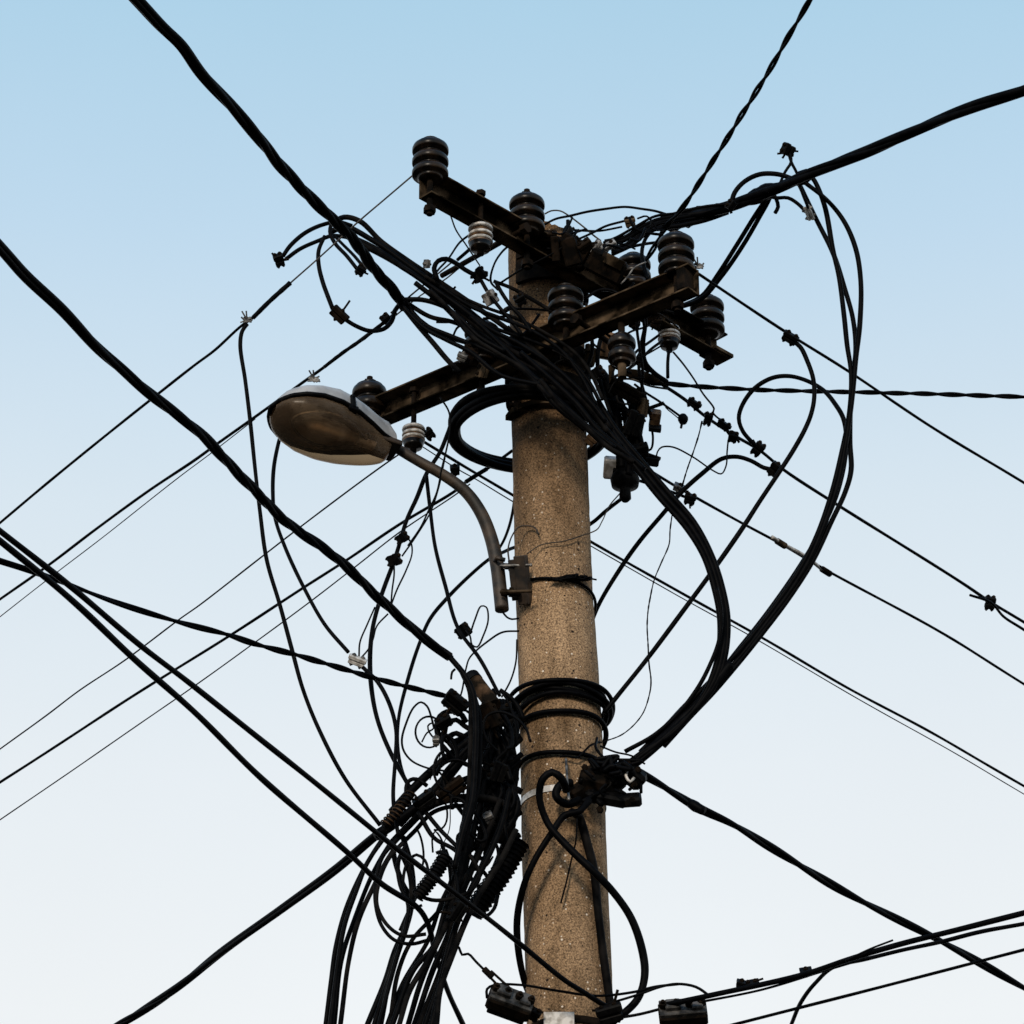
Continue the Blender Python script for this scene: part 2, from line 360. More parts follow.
c = atB(662) + nB * .003; MB().box(atB(686) + nB * .004, (dB, nB, Vector((0, 0, 1))), (.012, .02, .03)).build('end_plate', DSTEEL, armB)
t = thing('arm_saddle', 'black saddle strap under the upper crossarm, shaped to include the shade on the pole', 'saddle', P(560, 275, 0))
mb = MB(); ring_on_pole(mb, 288, .075, .003, th=.012, a0=R(225), a1=R(375)); mb.build('strap', DSTEEL, t)  # near-black straps also stand in for the shade under the arm
mb = MB(); ring_on_pole(mb, 270, .045, .003, th=.016, a0=R(228), a1=R(375)); mb.build('strap', DSTEEL, t)
t = thing('splice_box', 'dark brown box bracket fixed on the upper crossarm right of the pole top', 'bracket', P(604, 268, -.19))
MB().box(P(606, 266, -.20), tilt(-27, 10), (px(20), px(12), .03), .25).build('box', DSTEEL, t)
MB().box(P(614, 262, -.235), tilt(-27, 10), (px(10), px(5), .004), .25).build('lid', STEEL, t)
MB().box(P(574, 248, -.19), tilt(-28, 5), (px(17), px(11), .02), .3).build('plate', DSTEEL, t)
MB().box(P(571, 252, -.225), tilt(-75, 10), (px(15), px(8), .02), .25).build('plate', DSTEEL, t)
MB().box(P(556, 249, -.23), tilt(-85, 10), (px(13), px(4), .015), .25).build('plate', DSTEEL, t)
t = thing('arm_saddle', 'dark saddle strap hugging the pole at the lower crossarm', 'saddle', P(550, 350, 0))
mb = MB(); ring_on_pole(mb, 372, .07, .003, th=.012); mb.build('strap', DSTEEL, t)
# ------------------------------------------------------------------ big brown insulators
def shed_prof(r, h, n=3, waist=.70):
    prof = [(0.001, 0), (r * .55, 0), (r * .72, .004)]
    seg = h / n
    for i in range(n):
        z = .004 + seg * i
        prof += [(r * waist * .95, z), (r * waist, z + seg * .14), (r * .95, z + seg * .17), (r, z + seg * .24), (r, z + seg * .52), (r * .95, z + seg * .70), (r * .84, z + seg * .82), (r * waist, z + seg * .88)]
    prof += [(r * .8, h), (r * .62, h + .006), (r * .3, h + .008), (.001, h + .008)]
    return prof
def insulator(label, loc, knob, group, r=.0455, h=.105, n=3):
    t = thing('pin_insulator', label, 'insulator', loc, group)
    z = Vector((0, 0, 1))
    MB().lathe(loc, shed_prof(r, h, n)).build('ceramic_body', CER, t)
    m = MB(); m.cyl(loc - z * .105, loc + z * .002, .008, 10).prism(loc - z * .098, loc - z * .082, .016); m.build('pin_bolt', DSTEEL, t)
    if knob: MB().prism(loc + z * (h + .006), loc + z * (h + .018), .017, 6).cyl(loc + z * (h + .015), loc + z * (h + .03), .008).build('cap_nut', DSTEEL, t)
    else: MB().cyl(loc + z * (h + .007), loc + z * (h + .013), .022, 16).build('cap', CER, t)
    return t
GI = 'brown ribbed insulators standing on the crossarms'
insulator('brown ribbed insulator on the upper left tip of the crossarm, highest of all', atA(430, .018), False, GI)
insulator('brown ribbed insulator with cap nut over the pole top', atA(527, .018), True, GI)
insulator('brown ribbed insulator behind the taped wires right of the pole top', atA(634, .018), False, GI)
insulator('brown ribbed insulator at the lower right tip of the upper crossarm', atA(708, .018), False, GI)
insulator('brown ribbed insulator with cap nut just behind the street lamp head', atB(369, .004), True, GI, h=.085, n=2)
insulator('brown ribbed insulator half buried under the crossing cables left of the pole', atB(482, .018), False, GI)
insulator('brown ribbed insulator standing right in front of the upper pole shaft', atB(566, .018), False, GI)
insulator('brown ribbed insulator on the right tip of the lower crossarm by the taped bundle', atB(677, .032), False, GI)
# small spool insulators hanging under the arms
GS = 'white rimmed spool insulators hanging under the crossarms'
def spool(label, top, x, y, Y, r=.0295, h=.06, rod=None):
    """hanging spool; (x, y) is its centre"""
    c = P(x, y, Y); z = Vector((0, 0, 1)); t = thing('spool_insulator', label, 'insulator', c, GS)
    m = MB()
    prof = [(.001, -h / 2 - .006), (r * .35, -h / 2 - .006), (r * .8, -h / 2 + .002), (r, -h / 2 + .012), (r * .97, -h / 2 + .019), (r * .74, -h / 2 + .023), (r * .72, -.004), (r * .95, -.002), (r, .003), (r * .95, .008), (r * .72, .010), (r * .74, h / 2 - .012), (r * .95, h / 2 - .007), (r * .97, h / 2 - .002), (r * .5, h / 2 + .003), (.001, h / 2 + .003)]
    m.lathe(c, prof); m.build('ceramic_body', CERB, t)
    for q in (-h / 2 + .018, .0045, h / 2 - .005):
        MB().lathe(c, [(r * .85, q - .0035), (r * 1.03, q - .003), (r * 1.07, q + .0005), (r * 1.03, q + .0045), (r * .85, q + .006)]).build('white_rim', WCER, t)
    MB().lathe(c, [(r * .2, -h / 2 + .004), (r * .86, -h / 2 + .004), (r * 1.0, -h / 2 + .010), (r * .8, -h / 2 - .006), (r * .3, -h / 2 - .009), (r * .3, -h / 2 - .02), (.001, -h / 2 - .02)]).build('underside_cup', CER, t)
    MB().cyl(c + z * h / 2, c + z * top, .007, 8).prism(c + z * (top - .012), c + z * top, .013).prism(c + z * (h / 2), c + z * (h / 2 + .012), .012).build('hanger_bolt', DSTEEL, t)
pa = atA(481); spool('small white rimmed brown spool hanging under the left half of the upper crossarm', .14, 480.5, 238, pa.y)
pb = atB(416); spool('small white rimmed brown spool hanging under the lower crossarm beside the lamp arm', .145, 413.5, 437, pb.y, r=.028, h=.052)
spool('small white rimmed brown spool hanging near the right end of the upper crossarm', .05, 669, 337, atA(672).y, r=.028, h=.05)
c = P(622, 337, atB(622).y + .01) - Vector((0, 0, .085)); c = P(622, 364, atB(622).y)
t = thing('suspension_insulator', 'dark brown ribbed insulator hanging on a rod under the right half of the lower crossarm', 'insulator', c)
MB().lathe(c, shed_prof(.035, .075, 2)).build('ceramic_body', CER, t)
MB().cyl(c + Vector((0, 0, .07)), c + Vector((0, 0, .13)), .009).build('rod', DSTEEL, t)
MB().cyl(c - Vector((0, 0, .04)), c, .011).build('lower_pin', STEEL, t)
LATE = []
# ------------------------------------------------------------------ hardware right of the pole, under the arms
X3 = (RT, Vector((0, 1, 0)), Vector((0, 0, 1)))
t = thing('ceramic_fuse', 'tan ceramic fuse block between the pole and the dark hanging insulator', 'fuse', P(606, 348, -.05))
MB().box(P(607, 346, -.05), tilt(80), (px(14), px(8), .02), .35).build('block', CERB, t)
MB().prism(P(607, 336, -.05), P(607, 331, -.05), .014).build('cap', STEEL, t)
MB().box(P(591, 357, -.06), tilt(70), (px(10), px(6), .015), .3).prism(P(588, 352, -.08), P(588, 345, -.08), .008).build('holder', STEEL, t)
MB().cyl(P(611, 366, -.04), P(612, 384, -.04), px(3)).build('stem', STEEL, t)
t = thing('terminal_lug', 'small tan ceramic terminal box on the right of the dark taped cable head', 'terminal', P(655, 418, -.02))
MB().box(P(655, 419, -.02), tilt(-8, 20), (px(5.5), px(9), .016), .25).build('block', CERB, t)
MB().box(P(655, 428, -.02), tilt(-8, 20), (px(6.3), px(2.4), .018), .3).build('foot', BLK, t)
MB().cyl(P(650, 408, -.02), P(664, 403, -.03), px(2)).build('lug', BLK, t)
def blobtube(label, name, cat, pts, rad, mat, seed=1, rag=.12):
    pp = path(pts, step=.006); rnd = random.Random(seed); m = .0025
    N = len(pp); rr = []
    for i in range(N):
        s = i / (N - 1) * (len(rad) - 1); k = min(int(s), len(rad) - 2); r = rad[k] + (rad[k + 1] - rad[k]) * (s - k)
        rr.append(r * m * (1 + rag * math.sin(i * .9 + seed) * .6 + rag * rnd.uniform(-.6, .6)))
    o = MB().tube(pp, rr, 12).build(name, mat); return tag(o, label, cat)
for i_, (pts, w_) in enumerate((([(604, 383, .02), (622, 388, .0), (632, 408, -.02), (631, 440, -.02), (628, 476, -.03)], 8), ([(610, 380, .02), (630, 390, .0), (640, 410, -.02), (638, 438, -.03), (640, 470, -.03)], 8.5), ([(598, 388, .02), (616, 396, .0), (625, 416, .0), (626, 446, .0), (618, 478, .0)], 7), ([(616, 384, .04), (634, 396, .03), (641, 420, .02), (634, 450, .02), (632, 480, .0)], 7), ([(606, 400, -.03), (620, 404, -.04), (636, 424, -.05), (642, 444, -.04), (646, 462, -.03)], 5))):
    cable('short black cable in the thick drop hanging under the right half of the crossarms', w_, pts, 'short thick cables dropping under the right half of the crossarms', mat=[RUB, RUBW][i_ % 2], rag=.08)
for lab_, x_, y_, an_, l_, h_, mt_ in (('rusty lever bracket on top of the thick cable drop', 626, 392, -30, 34, 13, DSTEEL), ('dark clamp half way down the thick cable drop', 634, 424, 75, 24, 14, BLK), ('brown clamp on the right flank of the thick cable drop', 643, 408, 80, 18, 7, STEEL), ('dark clamp at the lower end of the thick cable drop', 637, 452, 15, 22, 12, BLK)):
    LATE.append((lab_, x_, y_, -.06, an_, l_, h_, mt_))
blobtube('narrow black strap dropping from the crossing cables beside the cable head', 'tape_strap', 'strap', [(600, 372, .0), (612, 400, .0), (618, 430, .0), (622, 470, .0)], [6, 7, 5, 6], RUB, 5)
t = thing('junction_box', 'white junction box with black domed base hanging right of the pole', 'junction box', P(616, 470, .02))
MB().box(P(616, 468, .03), tilt(-4, 15), (px(12.5), px(10.5), .02), .2).build('box', WCER, t)
MB().box(P(618, 474, .0), tilt(-4, 15), (px(5.5), px(5), .015), .2).build('cover', BLK, t)
MB().lathe(P(625, 483, .0), [(.001, .03), (.03, .028), (.037, .01), (.034, -.008), (.016, -.016), (.014, -.022), (.015, -.045), (.008, -.053), (.001, -.054)]).build('dome', BLK, t)
MB().box(P(645, 461, -.01), tilt(-8), (px(14), px(4.5), .015), .3).cyl(P(640, 452, 0), P(660, 459, -.01), px(2.2)).build('side_arm', BLK, t)
t = thing('dead_end_clamp', 'rusty tapering dead end clamp holding the twisted cable that runs to the right edge', 'clamp', P(640, 376, -.02))
MB().tube([P(622, 371, 0), P(640, 376, 0), P(655, 381, 0), P(669, 384, 0)], [px(3), px(6.5), px(5), px(2.5)], 10).build('body', STEEL, t)
MB().tube(smooth([P(612, 381, 0), P(630, 379, -.01), P(650, 386, 0), P(668, 389, 0)]), px(1.1), 6).build('bail', WIREB, t)
# hoop of spare cable hanging round the pole
c0 = P(530, 430, 0)
t = thing('cable_coil', 'thick black coil of spare cable looped round the pole below the crossarms', 'coil', c0)
for k in range(4):
    pts = []; a0 = k * .7
    for i in range(61):
        a = 2 * math.pi * i / 60; rr = .188 + .003 * math.sin(a * 2 + k * 2) + (k % 2) * .010
        ox = -.0 + .0; pts.append(c0 + Vector((math.cos(a) * rr, math.sin(a) * rr * .97, (k - 1.5) * .0075 + .004 * math.sin(a + k * 1.7) + .004 * math.sin(a * 3 + k))))
    MB().tube(pts, px(4.1), 8, caps=False).build('turn', RUBW if k == 3 else RUB, t)
# ------------------------------------------------------------------ street lamp
def street_lamp():
    base = P(393, 449, -.14); tip = P(271, 408, -.30)
    a = (tip - base); L = a.length; a.normalize()
    c = Vector((0, -math.cos(R(14)), math.sin(R(14)))); c = (c - a * c.dot(a)).normalized(); u = a.cross(c); u = u if u.z > 0 else -u
    root = thing('street_lamp', 'grey street lamp with brown dusty bowl on a curved pipe arm clamped to the pole', 'street lamp', P(515, 580, -.05))
    wprof = [(0, .024), (.05, .026), (.12, .033), (.25, .056), (.4, .079), (.55, .092), (.7, .092), (.82, .080), (.91, .060), (.97, .034), (1.0, .004)]
    def w(t):
        for (t0, w0), (t1, w1) in zip(wprof, wprof[1:]):
            if t <= t1: return w0 + (w1 - w0) * (t - t0) / (t1 - t0)
        return .004
    ts = [i / 40 for i in range(41)]
    def shell(sign, hfun, off, ins=1.0, t0=0.0, t1=1.0, power=.62):
        vs = []; n = 20; T = [t0 + (t1 - t0) * q for q in ts]
        for q, t in zip(ts, T):
            W = w(t) * ins
            for k in range(n + 1):
                th = math.pi * k / n; x = math.cos(th); y = math.sin(th) ** power
                vs.append(base + a * (t * L) + c * (W * x) + u * (off + sign * hfun(t) * y))
        fs = [[i * (n + 1) + k, i * (n + 1) + k + 1, (i + 1) * (n + 1) + k + 1, (i + 1) * (n + 1) + k] for i in range(len(ts) - 1) for k in range(n)]
        return vs, fs
    HP = [(0, .045), (.05, .078), (.3, .085), (.55, .080), (.8, .058), (.92, .038), (1, .004)]
    def hh(t):
        for (t0, h0), (t1, h1) in zip(HP, HP[1:]):
            if t <= t1: return h0 + (h1 - h0) * (t - t0) / (t1 - t0)
        return .004
    vs, fs = shell(1, hh, .006); m = MB(); m.add(vs, fs, True); m.build('housing', LAMP, root)
    # collar under the shell, then the rim gasket
    rim = []
    for q in ts: rim.append(base + a * (q * L) + c * w(q))
    for q in reversed(ts): rim.append(base + a * (q * L) - c * w(q))
    rim.append(rim[0]); m = MB(); m.tube([p + u * .002 for p in rim], .006, 8, caps=False); m.build('rim', BLK, root)
    # flat floor that closes the housing behind the bowl
    vs, fs = shell(-1, lambda t: .003, -.004, .97); 
    def bh(t): return .074 * max(0, math.sin(math.pi * min(1, max(0, (t - .04) / .96)) ** .62)) ** .5
    vs, fs = shell(-1, bh, -.004, .955, .04, .985, .75); m = MB(); m.add(vs, fs, True)
    m.build('bowl', LENS, root)
    # reflector and bulb inside
    vs, fs = shell(1, lambda t: .040 * min(1, w(t) / .09), .0, .93, .2, .96, .7); m = MB(); m.add(vs, fs, True); m.build('reflector', simple('dull_reflector', (.10, .075, .05), (.50, .42, .32), 9, .4, .3), root)
    m = MB(); b0 = base + a * (.26 * L) - u * .004; b1 = base + a * (.74 * L) - u * .004
    m.tube([b0, b0.lerp(b1, .2), b0.lerp(b1, .35), b0.lerp(b1, .8), b1], [.012, .014, .022, .024, .008], 14); m.build('bulb', simple('frosted_bulb', (.45, .38, .30), (.70, .62, .52), 20, .25), root)
    ring = []
    for q in range(41):
        th = 2 * math.pi * q / 40; tt = .52 + .30 * math.cos(th); ring.append(base + a * (tt * L) + c * (w(tt) * .62 * math.sin(th)) - u * .012)
    MB().tube(ring, .004, 8, caps=False).build('highlight_ring', GALV, root)  # pale tube added to draw the ring-shaped highlight inside the bowl
    MB().cyl(base + a * (.16 * L) - u * .004, base + a * (.30 * L) - u * .004, .018, 14).build('lamp_socket', WCER, root)
    nb = base + a * .04; m = MB(); m.box(base + a * .035 - u * .004, (a, c, u), (.045, .034, .008), .3); m.build('neck_plate', PIPE, root)
    k = base + a * (.46 * L) + c * (w(.46) + .003) + u * .012
    m = MB(); m.box(k, (a, c, u), (.006, .006, .020), .3).box(k - u * .016 - c * .004, (a, c, u), (.013, .010, .007), .3).prism(k + u * .02, k + u * .028, .007); m.build('latch', BLK, root)
    pts = [(386, 441, -.13), (398, 449, -.13), (420, 462, -.12), (445, 476, -.11), (466, 492, -.10), (481, 513, -.09), (491, 538, -.08), (497, 565, -.08), (500, 590, -.08), (502, 610, -.08)]
    pp = path(pts); N = len(pp); MB().tube(pp, [px(5.0) + px(1.9) * min(1, i / N * 1.3) for i in range(N)], 14).build('pipe_arm', PIPE, root)
    m = MB()
    # bracket: channel plate on the pole, two clamps to the pipe
    m.box(P(523, 580, -.10), tilt(-84, 25), (px(24), px(6), .012), .15); m.box(P(514, 580, -.075), tilt(-84), (px(20), px(4), .03), .15); pl = m.build('bracket_plate', PIPE, root)
    for y in (566, 592):
        MB().cyl(P(501, y, -.10), P(520, y + 1, -.10), px(3.2), 10).prism(P(509, y, -.10), P(513, y + .5, -.10), px(5)).cyl(P(500, y, -.115), P(532, y - 1, -.13), px(1.6), 8).build('clamp_bolt', GALV if y == 566 else STEEL, root)
    m = MB(); m.tube([P(493, 562, -.08), P(497, 558, -.115), P(505, 560, -.11)], px(2.2), 8); m.build('pipe_saddle', PIPE, root)
street_lamp()
# ------------------------------------------------------------------ thick twisted service cables
twisted('thick twisted black cable coming down from the top left corner to the wire fan', [8.2, 8.2, 6.5], [(136, 0), (162, 28), (180, 45), (200, 72), (231, 106), (256, 134), (281, 166), (306, 194), (331, 217), (350, 236), (372, 266), (392, 290), (404, 306, -.32)], .50, True, ext0=7, spread=.55)
twisted('thick twisted black cable from the top right edge to the taped joint', [8.2, 8.2, 6], [(662, 221, -.12), (696, 215), (726, 208), (752, 198), (782, 186), (809, 174), (842, 161), (872, 150), (932, 124), (977, 106), (1024, 90)], .75, True, ext1=7, spread=.5)
twisted('thin twisted black wire rising from the taped joint to the top edge', [3.1, 3.1], [(644, 263, -.02), (655, 246), (663, 231), (685, 204), (711, 164), (741, 116), (764, 79), (790, 34), (811, -2)], .22, True, ext1=6)
twisted('thick twisted black cable from the upper left edge down to the knot', [7.2, 7.2, 5.5], [(0, 248), (25, 276), (62, 310), (100, 350), (125, 372), (155, 398), (200, 434), (225, 459), (257, 493), (282, 518), (325, 550), (350, 570), (380, 599), (415, 631), (450, 657, -.30)], .62, True, ext0=7, spread=.58)
twisted('twisted black pair from the left edge to the connector at the knot', [3.7, 3.7], [(0, 561), (25, 569), (62, 582), (112, 601), (175, 621), (225, 634), (255, 644), (300, 656), (350, 671), (400, 685), (446, 696, -.2)], .26, True, ext0=7, spread=.8)
twisted('thick twisted black cable rising from the bottom edge left of centre into the knot', [5.8, 5.8, 4.4], [(116, 1027), (169, 994), (225, 950), (285, 907), (337, 869), (375, 836), (392, 822, -.22)], .7, True, ext0=6, spread=.6)
twisted('thick twisted black cable from the anchor clamp to the lower right corner', [6, 5.6], [(634, 770, -.09), (652, 780), (677, 795), (701, 809), (730, 823), (767, 845), (809, 871), (865, 903), (925, 933), (977, 961), (1024, 988)], .6, True, ext1=6, spread=.6)
twisted('twisted black pair running level from the rusty dead end clamp to the right edge', [3.1, 3.1], [(664, 383, -.02), (680, 385), (722, 388), (764, 390), (848, 392), (932, 394), (1024, 397)], .15, True, ext1=7, spread=.75)
twisted('paired black cables slanting down from the taped splice behind the right insulators', [5, 5], [(772, 190, -.22), (766, 202), (758, 215), (741, 243), (719, 276), (702, 297), (682, 306), (660, 311, .1)], .9, False, spread=1.05)
cable('lower of two parallel black cables from the left edge, hooked down at the knot', 6, [(0, 541), (50, 582), (82, 610), (132, 657), (195, 712), (262, 779), (349, 854), (382, 884), (416, 906, -.35), (427, 921), (436, 955), (448, 992), (464, 1027)], None, True, ext0=6, ext1=1)
cable('upper black cable of the two parallel ones from the left edge, crossing the pole foot', 5.6, [(0, 531), (45, 566), (75, 590), (140, 645), (187, 681), (262, 741), (319, 786), (375, 831), (395, 847), (429, 873), (478, 911), (521, 945, -.3), (563, 979, -.24), (585, 993, -.2), (612, 1010, -.14)], None, True, ext0=6)
# ------------------------------------------------------------------ far line wires
cable('thin bare wire from the top left insulator to a black sleeve', 1.7, [(412, 176, -.42), (385, 199), (358, 222), (322, 255), (288, 285, -.42)], None)
cable('black sleeve on the wire above the white wire twist', 5, [(290, 283, -.42), (270, 301), (253, 318, -.42)], mat=RUB, name='cable_sleeve', cat='sleeve', rag=.06)
cable('single black line wire below the sleeve running to the left edge', 2.9, [(255, 316, -.42), (240, 327), (215, 350), (195, 365), (160, 392.5), (100, 440), (57, 475), (0, 523)], None, True, ext1=8)
cable('thin bare wire from behind the white rimmed spool down behind the thick cable', 1.5, [(504, 236, -.1), (462, 266), (446, 279), (419, 297), (404, 309), (388, 322, -.1)])
cable('bare wire with thick sleeve left of the white rimmed spool', 1.8, [(452, 262, -.2), (440, 272), (421, 287), (409, 297), (391, 313, -.2)])
cable('short black sleeve just left of the white rimmed spool', 3.6, [(472, 247, -.2), (464, 254), (457, 260, -.2)], mat=RUB, name='cable_sleeve', cat='sleeve')
cable('black sleeve on the wire above the lamp head wire twist', 4.2, [(396, 313, -.2), (378, 327), (361, 340), (342, 353), (324, 367, -.2)], mat=RUB, name='cable_sleeve', cat='sleeve', rag=.12)
cable('line wire from the twist above the lamp to the left edge, thicker of a pair', 3, [(392, 316, -.2), (324, 367), (299, 385), (255, 417), (217, 444), (195, 460), (150, 490), (95, 530), (50, 564), (0, 599)], None, True, ext1=8)
cable('hair thin wire running just below the thicker wire of the close pair at left', 1.1, [(255, 419, .0), (210, 454), (182, 475), (107, 534), (57, 572), (0, 617)], None, True, ext1=8, mat=RUB)
cable('thin line wire from behind the lamp bowl to the left edge', 1.7, [(412, 446, .2), (391, 460), (300, 527), (265, 554), (200, 605), (180, 619), (125, 660), (80, 690), (47, 715), (0, 749)], None, True, ext1=8, mat=RUB)
cable('black line wire passing under the lamp arm to the left edge, middle of three', 3, [(512, 451, .2), (487, 469), (467, 481), (455, 491), (400, 524), (347, 560), (300, 590), (235, 632), (154, 683), (0, 782)], None, True, ext1=8)
cable('black sleeve on the wire between the lamp arm and the cable coil', 5, [(487, 469, .2), (477, 475), (466, 482, .2)], mat=RUB, name='cable_sleeve', cat='sleeve')
cable('thin line wire lowest of the three reaching the left edge', 1.5, [(470, 484, .22), (455, 495), (400, 532), (355, 567), (307, 604), (257, 641), (200, 682), (0, 820)], None, True, ext1=8, mat=RUB)
cable('line wire from the right tip insulator to the right edge with a tap loop', 3, [(694, 271, -.4), (784, 331), (848, 371), (932, 427), (1024, 483)], None, True, ext1=8)
cable('line wire carrying the chain of black connectors toward the right edge', 3.3, [(657, 381, .1), (684, 399), (706, 417), (735, 436), (759, 450), (784, 470), (841, 507), (962, 583), (989, 601), (1024, 622)], None, True, ext1=8)
cable('short tail wire leaving the connector near the right edge', 2.8, [(970, 595, 1.1), (990, 602), (1004, 617), (1024, 630)], None, True, ext1=8)
cable('line wire with a whitish splice in its middle running to the right edge', 2.9, [(626, 456, .2), (652, 472), (677, 487), (695, 497), (742, 523), (781, 544), (824, 569), (935, 629), (1024, 684)], None, True, ext1=8)
cable('short parallel wire just under the white clamp right of the pole', 3.2, [(630, 478, .2), (650, 484), (672, 492), (688, 498, .2)])
cable('black line wire from the lamp side spool past the pole to the lower right edge', 2.9, [(421, 440, .3), (462, 465), (511, 494), (591, 542), (680, 592), (764, 639), (848, 688), (932, 733), (1024, 786)], None, True, ext1=8)
cable('hair thin wire shadowing the line wire to the lower right edge', 1.2, [(423, 447, .32), (459, 470), (477, 480), (510, 500), (591, 546), (680, 597), (747, 634), (848, 693), (949, 750), (1024, 794)], None, True, ext1=8, mat=RUB)
# bottom right
cable('thick black cable at the bottom right running up to the right edge', 5.8, [(660, 1006, -.2), (715, 994), (801, 975), (850, 959), (902, 944), (962, 929), (1024, 913)], None, True, ext1=6)
cable('second black cable at the bottom right, forking down to the bottom edge', 4.4, [(1024, 924), (980, 932), (940, 942), (902, 950), (865, 959), (835, 966, -.4), (815, 983), (801, 1002), (790, 1028)], None, True, ext0=6, ext1=.5)
cable('lowest single black cable at the bottom right', 3.4, [(736, 1024, -.2), (790, 1010), (865, 991), (951, 969), (1024, 950)], None, True, ext1=6, ext0=.5)
cable('short stiff wire end sticking up from the bottom right cables', 2, [(845, 961, -.5), (870, 949), (893, 940, -.52)], mat=RUB)
cable('thin black wire under the bottom right cables', 2.6, [(690, 1004, -.2), (760, 990), (820, 972), (860, 960, -.45)])
cable('thin black loop above the clamp at the bottom right', 3, [(600, 1006, -.15), (640, 994), (660, 987), (677, 984), (696, 987), (711, 997, -.2)])
cable('black cable leaving the lower clamp at the pole foot', 3.4, [(622, 1017, -.15), (640, 1014), (690, 1001), (716, 995, -.2)])
# ------------------------------------------------------------------ big loops on the right
GL = 'black loop cables bundled on the right of the pole'
cable('outermost black loop cable on the right, bulging farthest out', 5.2, [(803, 181, -.25), (827, 200), (844, 221), (856, 249), (861, 282), (860, 324), (856, 358), (853, 391), (848, 428), (838, 482), (824, 525), (808, 562), (791, 590), (767, 623), (744, 653), (720, 679), (700, 699), (676, 724), (650, 752, -.1)], GL)
cable('black loop cable dropping straight from the splice on the right', 5.2, [(798, 182, -.2), (817, 221), (833, 253), (844, 286), (853, 318), (856, 350), (852, 385), (850, 441), (851, 470), (845, 492), (831, 522), (812, 562), (790, 597), (762, 634), (738, 664), (714, 692), (690, 717), (664, 746, -.12)], GL)
cable('black loop cable starting under the splice joint and running inside the bundle', 5.2, [(808, 172, -.24), (815, 181), (825, 206), (833, 249), (839, 276), (844, 315), (847, 345), (851, 374), (849, 415), (841, 455), (831, 495), (818, 533), (800, 569), (778, 602), (754, 634), (730, 661), (705, 687), (676, 716), (640, 752, -.1)], GL)
cable('black loop curving out of the connector chain and joining the right bundle', 4.8, [(756, 446, .05), (743, 431), (739, 418), (743, 404), (755, 388), (772, 378), (788, 376), (805, 380), (823, 390), (835, 404), (844, 421, -.1), (846, 450), (838, 490), (822, 528), (797, 570), (770, 609), (742, 645), (712, 682), (686, 705), (650, 745, -.1)], GL)
cable('black tap cable looping from the upper line wire down to the pole wrap', 4.9, [(790, 339, -.2), (800, 347), (807, 361), (813, 379), (814, 398), (811, 414), (805, 429), (794, 449), (778, 474), (760, 501), (742, 529), (712, 572), (684, 610), (648, 658), (615, 699), (604, 713, -.05)])
cable('black arched cable from the end connector to behind the pole', 4.8, [(774, 470, .1), (764, 468), (751, 461), (737, 457), (722, 459), (702, 474), (681, 493), (663, 514), (640, 541), (622, 566), (600, 602), (590, 625, .2)])
GB = 'black cables of the heavy curve sweeping down right of the pole'
for i, (dx, w_) in enumerate(((-4, 6), (0, 6.5), (4, 6))):
    cable('black cable in the heavy curved bundle sweeping right of the pole', w_, [(594 + dx, 402 - dx * .2, -.2), (612 + dx, 430), (640 + dx * .8, 466 - dx * .7), (663 + dx * .9, 494 - dx * .8), (690 + dx, 525 - dx * .6), (708 + dx, 556), (719 + dx, 590), (724 + dx, 620), (722 + dx * .9, 655), (713 + dx * .8, 683), (698 + dx * .3, 706), (672, 732 - dx * .4), (646 + dx, 753), (626 + dx, 768, -.12)], GB)
cable('single black cable parting from the heavy curve to its left', 4.4, [(716, 588, -.2), (721, 612), (719, 640), (710, 665), (698, 688), (680, 712), (655, 735), (625, 752, -.1)])
cable('thick black cable stub in the joined bundle entering the right clamp', 11, [(731, 664, -.14), (716, 682), (700, 702), (684, 718), (664, 738), (646, 754), (626, 770, -.11)])
